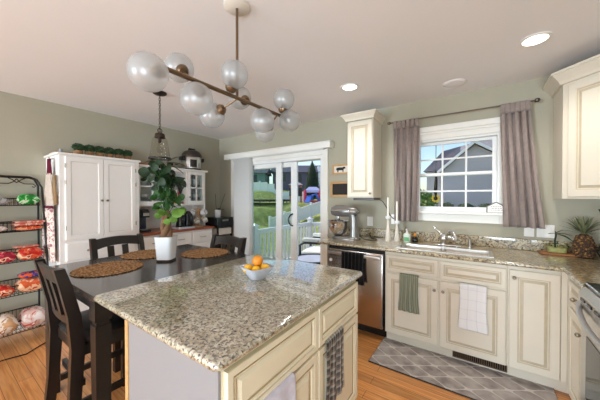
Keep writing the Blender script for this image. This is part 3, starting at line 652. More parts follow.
# right leg
rc = thing('drawer_cabinet', 'narrow cream cabinet with a drawer and door between the corner and the range', 'cabinet', (4.75, -.83, 0))
m = MB(); m.box(4.502, 5.105, -1.035, -.005, .10, .884).box(4.55, 5.105, -1.035, -.605, 0, .0999); m.box(4.476, 4.502, -1.035, -.602, .1, .884); m.build('body', 'cream', rc)
def xfront(parent, name, y0, y1, z0, z1, rings, xf=4.476, mats=('cream', 'glaze'), n=-X): return MB().panel((xf, y0, z0), Y, n, y1 - y0, z1 - z0, rings).build(name, mats, parent)
a = xfront(rc, 'drawer', -1.028, -.72, .695, .85, raised(.028)); knob(a, (4.457, -.90, .772), -X)
a = xfront(rc, 'door', -1.028, -.72, .105, .675, raised()); knob(a, (4.457, -1.0, .60), -X)
# worktop
ct = thing('worktop', 'speckled tan granite worktop running under the window to the corner', 'worktop', (3.8, -.3, .884))
m = MB(); z0, z1 = .884, .914; SX0, SX1, SY0, SY1 = 3.33, 4.05, -.56, -.29
m.box(2.50, 5.108, -.65, SY0, z0, z1).box(2.50, SX0, SY0, SY1, z0, z1).box(SX1, 5.108, SY0, SY1, z0, z1).box(2.50, 5.108, SY1, -.001, z0, z1).box(4.455, 5.108, -1.04, -.65, z0, z1)
m.tube([(2.50, -.65, .899), (4.455, -.65, .899)], .0149, 10).tube([(4.455, -.65, .899), (4.455, -1.04, .899)], .0149, 10).tube([(2.5, -.65, .899), (2.5, -.003, .899)], .0149, 10)
m.build('slab', 'granite', ct, 40)
m = MB(); m.box(2.50, 5.108, -.026, -.001, z1, 1.016, .004).box(5.08, 5.108, -1.04, -.026, z1, 1.016, .004); m.build('backsplash', 'granite', ct)
# sink
sk = thing('sink', 'double bowl stainless steel sink below the faucet', 'sink', (3.69, -.42, .72))
m = MB()
def basin(x0, x1, y0, y1, zt, zb):
    r = .03; ins = [(0, zt), (.004, zt - .03), (.012, zb + .02), (.03, zb)]
    m.loft([[(x0 + i, y0 + i, z), (x1 - i, y0 + i, z), (x1 - i, y1 - i, z), (x0 + i, y1 - i, z)] for i, z in ins] , True, False)
    m.face([(x0 + .03, y0 + .03, zb), (x1 - .03, y0 + .03, zb), (x1 - .03, y1 - .03, zb), (x0 + .03, y1 - .03, zb)])
basin(3.345, 3.68, -.545, -.305, .918, .73); basin(3.70, 4.035, -.545, -.305, .918, .73)
m.box(3.315, 4.065, -.572, -.545, .9145, .919).box(3.315, 4.065, -.305, -.275, .9145, .919).box(3.315, 3.345, -.545, -.305, .9145, .919).box(4.035, 4.065, -.545, -.305, .9145, .919).box(3.68, 3.70, -.545, -.305, .90, .919)
m.build('bowls', 'steel', sk, 40, fix=False)
for x in (3.51, 3.87): MB().lathe([(.0, .733), (.04, .733), (.042, .737), (.0, .736)], (x, -.42, 0), 20).build('drain', 'chrome', sk, 40)
# faucet
fc = thing('faucet', 'chrome ball faucet with arched spout behind the sink', 'faucet', (3.70, -.17, .914))
m = MB(); m.box(3.60, 3.83, -.20, -.14, .915, .926, .005); m.build('deck_plate', 'chrome', fc, 40)
m = MB(); m.lathe([(.030, .926), (.028, .95), (.034, .965), (.04, .985), (.036, 1.008), (.02, 1.022), (.0, 1.026)], (3.675, -.17, 0), 24); m.build('ball_body', 'chrome', fc, 50)
m = MB(); m.tube([(3.685, -.17, .99), (3.705, -.19, 1.03), (3.73, -.215, 1.065), (3.755, -.24, 1.065), (3.775, -.262, 1.035), (3.785, -.27, 1.01)], [.012, .012, .011, .011, .012, .013], 12); m.build('spout', 'chrome', fc, 60)
m = MB(); m.tube([(3.665, -.17, 1.01), (3.635, -.165, 1.045), (3.60, -.155, 1.07), (3.585, -.15, 1.095)], [.009, .007, .006, .008], 10); m.build('lever', 'chrome', fc, 60)
m = MB(); m.cyl((3.725, -.205, 1.0), (3.80, -.235, .988), .024, .022, 16); m.sph((3.765, -.22, .995), .03, .026, .026, 16, 10); m.build('spray_head', 'chrome', fc, 50)
sd = thing('soap_dispenser', 'slim steel soap pump set in the worktop right of the faucet', 'dispenser', (3.895, -.12, .914))
MB().lathe([(.021, .914), (.021, .924), (.0135, .929), (.013, .99), (.015, .998), (.0, 1.0)], (3.895, -.12, 0), 16).build('body', 'steel', sd, 40)
MB().tube([(3.895, -.12, .985), (3.895, -.12, 1.0), (3.895, -.14, 1.008), (3.895, -.165, 1.0)], .006, 8).build('spout', 'nickel', sd, 50)
# floor vent in the kick
vt = thing('floor_vent', 'dark bronze air vent set in the cabinet kick above the rug', 'vent', (3.97, -.553, .03))
MB().box(3.785, 4.155, -.557, -.5505, .025, .085, .002).build('backing', 'dark', vt)
m = MB(); m.box(3.785, 4.155, -.561, -.557, .025, .033).box(3.785, 4.155, -.561, -.557, .077, .085).box(3.785, 3.793, -.561, -.557, .033, .077).box(4.147, 4.155, -.561, -.557, .033, .077)
for k in range(24): m.box(3.80 + k * .0146, 3.806 + k * .0146, -.561, -.557, .033, .077)
m.build('grille', 'bronze', vt)
# rug
def rugmat():
    m, n, l, b = new_mat('trellis_rug'); co = objco(n, l)
    sp = n.new('ShaderNodeSeparateXYZ'); l.new(co, sp.inputs[0])
    def mt(op, a, bb=None):
        k = n.new('ShaderNodeMath'); k.operation = op
        for i, v in enumerate((a, bb)):
            if v is None: continue
            if isinstance(v, (int, float)): k.inputs[i].default_value = v
            else: l.new(v, k.inputs[i])
        return k.outputs[0]
    xx = mt('MULTIPLY', sp.outputs[0], PI / .12); yy = mt('MULTIPLY', sp.outputs[1], PI / .078)
    g = mt('ADD', mt('COSINE', xx), mt('COSINE', yy)); line = mt('LESS_THAN', mt('ABSOLUTE', g), .16)
    nz = n.new('ShaderNodeTexNoise'); nz.inputs['Scale'].default_value = 9; nz.inputs['Detail'].default_value = 5; l.new(co, nz.inputs[0])
    r = ramp(n, [(.35, rgb(140, 131, 128)), (.5, rgb(168, 158, 153)), (.65, rgb(182, 173, 168))]); l.new(nz.outputs[0], r.inputs[0])
    x = n.new('ShaderNodeMix'); x.data_type = 'RGBA'; l.new(line, x.inputs[0]); l.new(r.outputs[0], x.inputs[6]); x.inputs[7].default_value = rgb(205, 198, 192)
    l.new(x.outputs[2], b.inputs['Base Color']); b.inputs['Roughness'].default_value = .95; b.inputs['Specular IOR Level'].default_value = .1; return m
rg = thing('rug', 'grey trellis pattern runner rug on the floor in front of the sink', 'rug', (3.79, -.76, 0))
MB().box(3.2, 4.42, -1.0, -.535, .001, .009, .003).build('pile', rugmat(), rg)
m = MB()
m.tube([(3.2, -1.0, .006), (4.42, -1.0, .006), (4.42, -.535, .006), (3.2, -.535, .006)], .005, 6, closed=True); m.build('binding', plain('rug_binding', rgb(70, 62, 60), .9), rg)

# wall cabinet left of the window
def crown(parent, path, mat, zb, zt, out):
    """stepped crown moulding swept along plan points (x, y, outward normal)"""
    prof = [(0, 0), (.25, .02), (.35, .25), (.62, .55), (.82, .72), (.86, .80), (1, .82), (1, 1), (0, 1)]
    m = MB(); rings = []
    for (x, y, nx, ny) in path: rings.append([(x + nx * out * a, y + ny * out * a, zb + (zt - zb) * b) for a, b in prof])
    m.loft(rings); return m.build('crown', mat, parent)
wc = thing('wall_cabinet', 'tall cream wall cabinet left of the window, above the mixer', 'cabinet', (2.845, -.16, 1.39))
MB().box(2.692, 2.998, -.305, -.002, 1.392, 2.27).build('body', 'cream', wc)
a = MB().panel((2.70, -.305, 1.40), X, -Y, .29, .855, raised(.045)).build('door', ['cream', 'glaze'], wc); knob(a, (2.972, -.325, 1.44), -Y)
q = 1.0
crown(wc, [(2.692, -.002, -q, 0), (2.692, -.325, -q, -q), (2.998, -.325, q, -q), (2.998, -.002, q, 0)], ['cream', 'glaze'], 2.27, 2.345, .055)
ul = thing('can_opener', 'slim dark under-cabinet opener mounted below the wall cabinet', 'appliance', (2.87, -.18, 1.365))
MB().box(2.75, 3.0, -.27, -.06, 1.362, 1.39, .006).build('body', plain('umber_plastic', rgb(70, 58, 48), .35), ul)
MB().tube([(2.99, -.065, 1.37), (3.02, -.03, 1.35), (3.06, -.012, 1.28), (3.10, -.012, 1.19), (3.135, -.012, 1.15), (3.15, -.018, 1.148)], .004, 6).build('cord', 'dark', ul)
# diagonal corner wall cabinet
kc = thing('corner_cabinet', 'cream diagonal corner wall cabinet above the pineapple', 'cabinet', (4.85, -.26, 1.385))
poly = [(4.50, -.002), (4.50, -.305), (4.805, -.61), (5.105, -.61), (5.105, -.002)]
MB().prism(poly, lambda a, b, h: (a, b, h), 1.385, 2.27).build('body', 'cream', kc)
s2 = 1 / math.sqrt(2); du = Vector((s2, -s2, 0)); dn = Vector((-s2, -s2, 0)); dl = .305 * math.sqrt(2)
a = MB().panel(Vector((4.50, -.305, 1.40)) + du * .045, du, dn, dl - .09, .85, raised(.05)).build('door', ['cream', 'glaze'], kc)
knob(a, Vector((4.50, -.305, 1.46)) + du * (dl - .075) + dn * .019, dn)
o1, o2 = math.tan(PI / 8), 1
crown(kc, [(4.50, -.002, -1, 0), (4.50, -.305, -1, -o1), (4.805, -.61, -o1, -1), (5.105, -.61, 0, -1)], 'cream', 2.27, 2.365, .075)

# range
rg = thing('range', 'stainless steel range with black glass cooktop at the right edge', 'oven', (4.76, -1.42, 0))
MB().box(4.47, 5.10, -1.805, -1.046, .02, .90).build('body', plain('range_side', rgb(214, 206, 196), .4), rg)
MB().box(4.455, 5.10, -1.81, -1.044, .90, .925, .006).build('cooktop', 'blackglass', rg)
for x, y, r in ((4.62, -1.25, .09), (4.62, -1.62, .075), (4.90, -1.25, .075), (4.90, -1.62, .10)): MB().lathe([(r, .9252), (r + .004, .9256), (r + .004, .9252)], (x, y, 0), 32, cap=False).build('burner_ring', 'steel', rg)
m = MB(); m.loft([[(4.455, -1.805, .90), (4.43, -1.805, .865), (4.43, -1.805, .79), (4.47, -1.805, .79)], [(4.455, -1.046, .90), (4.43, -1.046, .865), (4.43, -1.046, .79), (4.47, -1.046, .79)]]); m.build('control_panel', 'steel', rg)
for k in range(7): MB().box(4.424, 4.4305, -1.76 + k * .1, -1.70 + k * .1, .835, .85, .002).build('vent_slot', 'black', rg)
dr = MB().box(4.44, 4.47, -1.80, -1.05, .22, .785, .006).build('oven_door', 'steel', rg)
MB().box(4.436, 4.44, -1.70, -1.15, .33, .66).build('window', 'blackglass', dr)
m = MB(); pts = []
for k in range(15):
    t = k / 14; pts.append((4.432 - .04 * math.sin(PI * t) ** .5, -1.075 - .70 * t, .815 - .05 * math.sin(PI * t) ** .6))
m.tube(pts, .014, 10); m.build('handle', 'steel', dr, 60)
MB().box(4.445, 4.47, -1.80, -1.05, .05, .21, .005).build('drawer', 'steel', rg)

# ================================================================== things on the worktop
mx = thing('stand_mixer', 'silver stand mixer with a steel bowl at the left end of the worktop', 'mixer', (2.70, -.36, .914))
M['mixer'] = plain('silver_enamel', rgb(132, 128, 124), .25, .45, vary=.03)
def mxp(x, y, z): return (x, y, z)
m = MB()
def rring(cx, cy, cz, rx, ry, n=20, p=2.6):
    out = []
    for k in range(n):
        a = 2 * PI * k / n; c_, s_ = math.cos(a), math.sin(a); out.append((cx + rx * abs(c_) ** (2 / p) * (1 if c_ >= 0 else -1), cy + ry * abs(s_) ** (2 / p) * (1 if s_ >= 0 else -1), cz))
    return out
m = MB(); m.loft([rring(2.70, -.36, .915, .165, .095), rring(2.70, -.36, .935, .165, .095), rring(2.705, -.36, .95, .145, .078)]); m.build('base', 'mixer', mx, 50)
m = MB(); m.loft([rring(2.80, -.36, .945, .055, .06), rring(2.80, -.36, 1.05, .042, .048), rring(2.795, -.36, 1.16, .045, .05), rring(2.785, -.36, 1.20, .05, .052)]); m.build('column', 'mixer', mx, 50)
m = MB(); hr = []
for t, ry, rz, dz in ((0, .018, .02, 0), (.03, .045, .045, 0), (.10, .06, .062, .0), (.2, .064, .07, .004), (.28, .06, .066, .004), (.33, .045, .05, 0), (.345, .02, .02, -.004)):
    hr.append([(2.855 - t, -.36 + ry * math.cos(2 * PI * k / 20), 1.235 + dz + rz * math.sin(2 * PI * k / 20)) for k in range(20)])
m.loft(hr); m.build('head', 'mixer', mx, 60)
m = MB(); m.tube([(2.85 - .08, -.424, 1.245), (2.72, -.427, 1.248), (2.54, -.416, 1.243)], .008, 8); m.build('trim_band', 'chrome', mx, 60)
MB().cyl((2.60, -.36, 1.18), (2.60, -.36, 1.10), .028, .022, 16).build('beater_hub', 'chrome', mx, 40)
MB().lathe([(.035, .952), (.05, .955), (.09, .985), (.114, 1.03), (.123, 1.085), (.125, 1.12), (.129, 1.123), (.125, 1.125), (.119, 1.12), (.109, 1.035), (.085, .99), (.0, .965)], (2.60, -.36, 0), 32).build('bowl', 'chrome', mx, 50)
MB().sph((2.835, -.425, 1.20), .015, .012, .015).build('speed_knob', 'black', mx, 50)
MB().tube([(2.86, -.34, .96), (2.90, -.32, .925), (2.97, -.30, .918), (3.03, -.26, .918), (3.0, -.2, .918), (2.93, -.16, .918), (2.885, -.06, .918), (2.87, -.04, .935), (2.862, -.012, .98)], .0045, 6).build('cord', 'dark', mx)
def plate(name, label, x, z, wdt=.072, hgt=.115, kind='outlet', gang=1):
    t = thing(name, label, kind, (x, -.001, z))
    MB().box(x - wdt / 2, x + wdt / 2, -.007, -.0005, z - hgt / 2, z + hgt / 2, .003).build('cover_plate', 'white', t)
    for g in range(gang):
        xx = x + (g - (gang - 1) / 2) * .046
        if kind == 'outlet':
            for dz in (-.022, .022): MB().box(xx - .015, xx + .015, -.010, -.007, z + dz - .013, z + dz + .013, .004).build('socket', 'trim', t)
        else: MB().box(xx - .016, xx + .016, -.011, -.007, z - .033, z + .033, .003).build('rocker', 'trim', t)
    return t
plate('wall_outlet', 'white wall outlet behind the silver mixer', 2.86, 1.10)
plate('wall_outlet', 'white wall outlet behind the two white candles', 3.15, 1.14)
plate('light_switch', 'white rocker switch plate on the wall just below the right curtain', 4.345, 1.095, kind='switch')
plate('light_switch', 'wide white double switch plate on the wall behind the plant cutting', 4.455, 1.095, .118, kind='switch', gang=2)
def candle(x, y, h1, h2, label):
    t = thing('candle_holder', label, 'candle', (x, y, .914), 0, 'white taper candles by the sink')
    MB().lathe([(.034, .914), (.034, .92), (.027, .96), (.016, .914 + h1 * .7), (.011, .914 + h1), (.011, .918 + h1)], (x, y, 0), 20).build('holder', 'linenwhite', t, 60)
    MB().lathe([(.012, .917 + h1), (.026, .925 + h1), (.030, .94 + h1), (.026, .955 + h1), (.014, .955 + h1), (.012, .935 + h1)], (x, y, 0), 14).build('cup', 'ceramic', t, 30)
    MB().lathe([(.011, .935 + h1), (.010, .935 + h1 + h2), (.003, .945 + h1 + h2), (.0, .945 + h1 + h2)], (x, y, 0), 14).build('taper', 'wax', t, 60)
    MB().cyl((x, y, .944 + h1 + h2), (x, y, .956 + h1 + h2), .001, seg=6).build('wick', 'dark', t)
candle(3.135, -.21, .235, .22, 'taller white taper candle in a pale flared holder, left of the pair')
candle(3.222, -.175, .185, .225, 'shorter white taper candle in a pale flared holder, right of the pair')
t = thing('soap_bottle', 'clear pump soap bottle with a green label left of the faucet', 'bottle', (3.322, -.15, .914))
MB().loft([rring(3.322, -.15, .914, .036, .024), rring(3.322, -.15, .995, .036, .024), rring(3.322, -.15, 1.012, .016, .016)]).build('bottle', plain('milky_soap', rgb(214, 224, 214), .2), t, 50)
MB().box(3.297, 3.347, -.1762, -.1742, .925, .965).build('label', plain('green_label', rgb(96, 178, 118), .4), t)
m = MB(); m.cyl((3.322, -.15, 1.01), (3.322, -.15, 1.045), .007, seg=10); m.tube([(3.322, -.15, 1.045), (3.322, -.165, 1.052), (3.322, -.19, 1.046)], .007, 8); m.build('pump', 'white', t, 40)
t = thing('sauce_bottle', 'small dark brown bottle with an orange cap beside the soap bottle', 'bottle', (3.402, -.14, .914))
MB().lathe([(.028, .914), (.03, .92), (.03, .955), (.022, .968), (.012, .975), (.0, .975)], (3.402, -.14, 0), 20).build('bottle', 'blackglass', t, 50)
MB().lathe([(.013, .976), (.014, .978), (.013, .995), (.008, 1.01), (.0, 1.012)], (3.402, -.14, 0), 16).build('cap', 'orange', t, 50)
# cutting board, container with a plant cutting, pineapple, fruit stand
t = thing('cutting_board', 'small brown wooden board lying on the corner of the worktop', 'board', (4.515, -.115, .914), math.radians(-14))
MB().box(4.515 - .115, 4.515 + .115, -.115 - .06, -.115 + .06, .915, .931, .004).build('slab', 'board', t)
t.rotation_euler = (0, 0, math.radians(-12))
t = thing('plastic_tub', 'clear green-tinted tub holding a plant cutting on the wooden board', 'container', (4.51, -.105, .931))
MB().loft([rring(4.51, -.105, .932, .062, .038, 20, 4), rring(4.51, -.105, .995, .07, .044, 20, 4)], True, False).build('tub', pane('green_plastic', (.90, .93, .80, 1), 1.4), t, 50)
m = MB(); m.loft([rring(4.51, -.105, .934, .058, .036, 20, 4), rring(4.51, -.105, .972, .062, .039, 20, 4)]); m.build('filling', plain('moss', rgb(176, 170, 128), .8, vary=.2, nscale=40, bump=.6), t, 50)
m = MB(); m.tube([(4.50, -.105, .97), (4.498, -.105, 1.03), (4.505, -.105, 1.075), (4.502, -.105, 1.11)], [.007, .007, .006, .003], 8)
m.build('stem', 'leaf_dark', t, 50)
def leaf(mb, base, d, L, w_, curl=.2, n=6, mi=0, up=Z):
    base = Vector(base); d = Vector(d).normalized(); s = d.cross(up); s = s.normalized() if s.length > 1e-3 else X; nrm = s.cross(d)
    rows = []
    for k in range(n + 1):
        u = k / n; ww = w_ * math.sin(PI * min(.98, u * .94 + .04)) ** .75; p = base + d * L * u - nrm * curl * L * u * u
        rows.append([p - s * ww + nrm * ww * .25, p, p + s * ww + nrm * ww * .25])
    mb.loft(rows, False, False, mi)
m = MB()
for d, L, w_ in (((1, -.1, .25), .10, .022), ((-.8, -.2, .25), .05, .018), ((.5, -.3, .8), .07, .016), ((.9, -.5, -.1), .11, .024)): leaf(m, (4.502, -.105, 1.085), d, L, w_, .35)
m.build('leaves', 'leaf', t, 60, fix=False)
t = thing('pineapple', 'whole pineapple with spiky crown standing in the corner of the worktop', 'pineapple', (4.655, -.155, .914))
def pinemat():
    m, n, l, b = new_mat('pineapple_skin'); co = objco(n, l); v = n.new('ShaderNodeTexVoronoi'); v.inputs['Scale'].default_value = 46; l.new(co, v.inputs[0])
    r = ramp(n, [(.0, rgb(196, 150, 84)), (.25, rgb(140, 100, 56)), (.55, rgb(74, 52, 36))]); l.new(v.outputs['Distance'], r.inputs[0]); l.new(r.outputs[0], b.inputs['Base Color']); b.inputs['Roughness'].default_value = .75
    return m
m = MB(); px_, py_ = 4.655, -.155
m.lathe([(.0, .914), (.03, .915), (.049, .94), (.056, .99), (.054, 1.04), (.042, 1.085), (.018, 1.105), (.0, 1.106)], (px_, py_, 0), 24)
for r_ in range(8):
    zz = .93 + r_ * .0215; rad = [.045, .0525, .056, .0565, .0555, .0515, .0455, .036][r_]
    for k in range(14):
        a = 2 * PI * (k + .5 * (r_ % 2)) / 14; m.sph((px_ + rad * math.cos(a), py_ + rad * math.sin(a), zz), .012, .012, .0125, 8, 6)
m.build('fruit', pinemat(), t, 50)
m = MB(); rnd = random.Random(5)
for k in range(36):
    a = k * 2.4; lvl = k / 36; el = .35 + 1.15 * lvl; L = .10 + .05 * (1 - abs(lvl - .5)); leaf(m, (px_ + .014 * math.cos(a), py_ + .014 * math.sin(a), 1.098 + .025 * lvl), (math.cos(a) * math.cos(el), math.sin(a) * math.cos(el), math.sin(el)), L, .0085, .30 * (1 - lvl * .6))
m.build('crown', plain('pineapple_crown', rgb(126, 132, 96), .6, vary=.25), t, 60, fix=False)
t = thing('fruit_stand', 'black wire basket stand with red and white packs at the right edge of the worktop', 'basket', (4.82, -.22, .914))
bx, by = 4.82, -.22
m = MB()
for zz, r_ in ((1.0, .12), (.925, .085), (1.30, .10), (1.235, .06)):
    m.tube([(bx + r_ * math.cos(2 * PI * k / 24), by + r_ * math.sin(2 * PI * k / 24), zz) for k in range(24)], .004, 6, closed=True)
for k in range(12):
    a = 2 * PI * k / 12; c_, s_ = math.cos(a), math.sin(a)
    m.tube([(bx + .085 * c_, by + .085 * s_, .925), (bx + .12 * c_, by + .12 * s_, 1.0)], .003, 6); m.tube([(bx + .06 * c_, by + .06 * s_, 1.235), (bx + .10 * c_, by + .10 * s_, 1.30)], .003, 6)
m.cyl((bx, by, .918), (bx, by, 1.36), .006, seg=10); m.tube([(bx - .085, by, .925), (bx + .085, by, .925)], .003).tube([(bx, by - .085, .925), (bx, by + .085, .925)], .003).tube([(bx - .06, by, 1.235), (bx + .06, by, 1.235)], .003)
m.sph((bx, by, 1.37), .014); m.build('wire_frame', 'iron', t, 50)
M['packred'] = patchy('red_white_wrapper', [rgb(190, 42, 36), rgb(238, 232, 226), rgb(40, 70, 140), rgb(206, 60, 40)], 22)
def pillow(name, label, cat, c, sx, sy, sz, mat, group=None, rotz=0, tilt=0, seed=0, sm=60):
    rnd = random.Random(seed); ph = rnd.uniform(0, 9); m = MB(); c = Vector(c); rz = Matrix.Rotation(rotz, 3, 'Z') @ Matrix.Rotation(tilt, 3, 'Y')
    rings = []; nu = 22
    for j in range(13):
        u = -1 + 2 * j / 12; e = (1 - abs(u) ** 3.2); ring = []
        for k in range(nu):
            a = 2 * PI * k / nu; c_, s_ = math.cos(a), math.sin(a)
            yv = sy * abs(c_) ** .75 * (1 if c_ >= 0 else -1) * (1 - .10 * (1 - e)); zv = sz * max(.05, e ** .6) * abs(s_) ** .8 * (1 if s_ >= 0 else -1)
            w_ = 1 + .10 * noise.noise((u * 2.2 + ph, c_ * 1.6, s_ * 1.6 + ph))
            ring.append(c + rz @ Vector((sx * u, yv * w_, zv * w_)) + Z * sz)
        rings.append(ring)
    m.loft(rings); o = m.build(name, mat, smooth=sm, origin=c)
    return tag(o, label, cat, group)
pillow('snack_pack', 'red and white wrapped pack in the wire basket beside the pineapple', 'packet', (bx - .03, by - .01, .93), .055, .035, .04, 'packred', None, .6, seed=2)
pillow('snack_pack', 'dark red pack at the back of the wire basket stand', 'packet', (bx + .035, by + .04, .93), .05, .03, .035, patchy('maroon_wrapper', [rgb(110, 26, 34), rgb(60, 24, 30), rgb(190, 160, 120)], 20), None, 1.9, seed=3)

# ================================================================== window dressing
t = thing('curtain_rod', 'thin bronze curtain rod with round finials above the window', 'rod', (3.745, -.09, 2.25))
M['rod'] = plain('pewter_rod', rgb(110, 100, 90), .35, .85)
MB().cyl((3.12, -.09, 2.245), (4.37, -.09, 2.245), .007, seg=12).build('pole', 'rod', t, 40)
for x in (3.11, 4.38): MB().sph((x, -.09, 2.245), .022, .018, .018, 16, 10).build('finial', 'rod', t, 50)
for x in (3.29, 4.18): MB().tube([(x, -.001, 2.25), (x, -.05, 2.25), (x, -.09, 2.232)], .006, 8).cyl((x, -.001, 2.25), (x, -.006, 2.25), .022, seg=14).build('bracket', 'rod', t, 40)
def curtain(label, x0, x1, xb0, xb1, zb, seed, folds):
    t = thing('curtain', label, 'curtain', ((x0 + x1) / 2, -.09, zb)); ph = seed
    zt = 2.170
    def fn(a, b):
        z = zt + (zb - zt) * b; l_ = x0 + (xb0 - x0) * b ** 1.3; r_ = x1 + (xb1 - x1) * b ** 1.3
        fold = math.sin(a * folds * 2 * PI + ph + .7 * math.sin(b * 3 + a * 5)); amp = .022 + .012 * b
        return (l_ + (r_ - l_) * a + .008 * math.sin(a * folds * 4 * PI + b * 2), -.085 + amp * fold + .006 * math.sin(b * 9 + a * 20), z)
    MB().grid(fn, 110, 40).build('panel', 'curtain', t, 60, solid=.002, fix=False)
    n_ = 6
    for k in range(n_):
        xc = x0 + (x1 - x0) * (k + .5) / n_
        m = MB(); m.grid(lambda a, b: (xc - .017 + .034 * a, -.09 + .0125 * math.sin(b * 2 * PI) * (1.2 if b < .5 else 1.2), 2.165 + .092 * (math.sin(b * PI))), 4, 16)
        m.build('tab', 'curtain', t, 60, solid=.002, fix=False)
    return t
curtain('mauve linen tab-top curtain hanging at the left of the window', 3.155, 3.43, 3.16, 3.42, 1.13, .3, 4.5)
curtain('mauve linen tab-top curtain flaring to its hem at the right of the window', 4.125, 4.335, 4.15, 4.43, 1.125, 1.7, 4.5)
t = thing('house_sign', 'small white house-shaped sign standing on the window sill', 'sign', (4.10, -.045, 1.25))
MB().prism([(4.035, 1.25), (4.165, 1.25), (4.165, 1.305), (4.10, 1.345), (4.035, 1.305)], lambda a, b, h: (a, h, b), -.050, -.035).build('plaque', 'white', t)
m = MB()
m.prism([(4.028, 1.247), (4.172, 1.247), (4.172, 1.252), (4.028, 1.252)], lambda a, b, h: (a, h, b), -.052, -.034)
for p0, p1 in (((4.030, 1.25), (4.030, 1.308)), ((4.170, 1.25), (4.170, 1.308)), ((4.030, 1.308), (4.10, 1.35)), ((4.170, 1.308), (4.10, 1.35))): m.cyl((p0[0], -.043, p0[1]), (p1[0], -.043, p1[1]), .0045, seg=8)
m.build('frame', plain('grey_sign_frame', rgb(120, 116, 112), .5), t)
m = MB(); rnd = random.Random(4)
for r_, zz in enumerate((1.305, 1.289, 1.272)):
    x = 4.06 + .006 * rnd.random()
    while x < 4.138: L = rnd.uniform(.008, .02); m.box(x, x + L, -.0508, -.05, zz, zz + .005); x += L + .006
m.build('lettering', plain('grey_ink', rgb(150, 146, 146), .6), t)
# pictures
def picture(label, x0, x1, z0, z1, kind):
    t = thing('picture_frame', label, 'picture', ((x0 + x1) / 2, -.001, z0)); b_ = .022 if kind == 'cow' else .03
    m = MB(); m.box(x0, x1, -.018, -.001, z0, z0 + b_, .002).box(x0, x1, -.018, -.001, z1 - b_, z1, .002).box(x0, x0 + b_, -.018, -.001, z0 + b_, z1 - b_, .002).box(x1 - b_, x1, -.018, -.001, z0 + b_, z1 - b_, .002); m.build('frame', 'oak', t)
    MB().box(x0 + b_, x1 - b_, -.008, -.001, z0 + b_, z1 - b_).build('panel', 'linenwhite' if kind == 'cow' else 'slate', t)
    if kind == 'cow':
        cx, cz = (x0 + x1) / 2 - .01, (z0 + z1) / 2
        cow = [(-.065, -.01), (-.06, .022), (-.02, .026), (.03, .024), (.045, .034), (.066, .026), (.07, .008), (.052, .006), (.042, -.006), (.04, -.038), (.028, -.038), (.027, -.014), (-.03, -.014), (-.034, -.038), (-.046, -.038), (-.048, -.012)]
        MB().prism([(cx + a, cz + b) for a, b in cow], lambda a, b, h: (a, h, b), -.0095, -.0075).build('cow_silhouette', 'slate', t)
        MB().tube([(cx - .09, -.004, z1 - .005), (cx + .0, -.004, z1 + .035), (cx + .1, -.004, z1 - .005)], .0015, 5).build('cord', 'oak', t)
picture('small wood-framed cow picture on the wall left of the wall cabinet', 2.345, 2.60, 1.70, 1.83, 'cow')
picture('wood-framed blank black chalkboard below the cow picture', 2.315, 2.60, 1.40, 1.605, 'slate')
# valance and vertical blinds
vl = thing('valance', 'white boxed valance over the sliding patio door', 'valance', (1.31, -.06, 2.05))
MB().box(.265, 2.36, -.115, -.1, 2.05, 2.13, .006).box(.265, .28, -.1, -.001, 2.05, 2.13).box(2.345, 2.36, -.1, -.001, 2.05, 2.13).box(.265, 2.36, -.12, -.001, 2.13, 2.142, .004).build('board', 'trim', vl)
bl = thing('vertical_blinds', 'white vertical blinds stacked open at the left of the patio door', 'blinds', (.56, -.06, .04))
MB().box(.38, 2.24, -.075, -.035, 2.045, 2.075).build('head_rail', 'vinyl', bl)
for k in range(16):
    x = .50 + k * .0225
    m = MB(); m.grid(lambda a, b: (x + .034 * a + .006 * math.sin(a * PI), -.098 + .085 * a, .04 + 2.0 * b), 5, 1); m.build('vane', 'vane', bl, 60, solid=.002, fix=False)

# ================================================================== island
il = thing('kitchen_island', 'cream glazed kitchen island cabinet under a granite slab', 'island', (2.99, -2.07, 0))
IX0, IX1, IY0, IY1 = 2.68, 3.30, -2.615, -1.535
MB().box(IX0, IX1, IY0, IY1, .09, .884).box(IX0, IX1 - .06, IY0, IY1, 0, .09).build('body', 'icream', il)
MB().box(IX0, IX1, IY0 - .012, IY0, .0, .884, .002).build('end_panel', plain('shaded_end_panel', rgb(140, 137, 138), .5, vary=.01), il)  # panel colour greyed down to carry the shade on this side
MB().box(IX0 - .014, IX0 + .012, IY0 - .018, IY0 + .02, 0, .884, .002).build('corner_strip', 'oak', il)
R2 = [(0, 0, 0), (0, .016, 0), (.003, .020, 0), (.034, .020, 0), (.036, .016, 1), (.040, .016, 1), (.043, .020, 0), (.052, .018, 0), (.056, .012, 1), (.060, .009, 1), (.064, .009, 0), (.085, .018, 0), (.085, .018, 0)]
def isl(name, y0, y1, z0, z1, rings): return MB().panel((IX1, y0, z0), Y, X, y1 - y0, z1 - z0, rings).build(name, ['icream', 'iglaze'], il)
R2d = [(i * .72, d, k) for i, d, k in R2]
SY = -2.045
isl('drawer', IY0 + .008, SY - .006, .655, .85, R2d); isl('drawer', SY + .006, IY1 - .008, .655, .85, R2d)
isl('door', IY0 + .008, SY - .006, .10, .64, R2); isl('door', SY + .006, IY1 - .008, .10, .64, R2)
it = MB(); X0, X1, Y0, Y1, zt, zb = 2.39, 3.345, -2.668, -1.505, .914, .882
rings = []
for k in range(9):
    a = -PI / 2 + PI * k / 8; o = -.016 + .016 * math.cos(a); z = (zt + zb) / 2 + .016 * math.sin(a); rr = .03; ring = []
    for cx_, cy_, a0 in ((X1 - rr, Y0 + rr, -PI / 2), (X1 - rr, Y1 - rr, 0), (X0 + rr, Y1 - rr, PI / 2), (X0 + rr, Y0 + rr, PI)):
        for q in range(6): t_ = a0 + q * PI / 10; ring.append((cx_ + (rr + o) * math.cos(t_), cy_ + (rr + o) * math.sin(t_), z))
    rings.append(ring)
it.loft(rings)
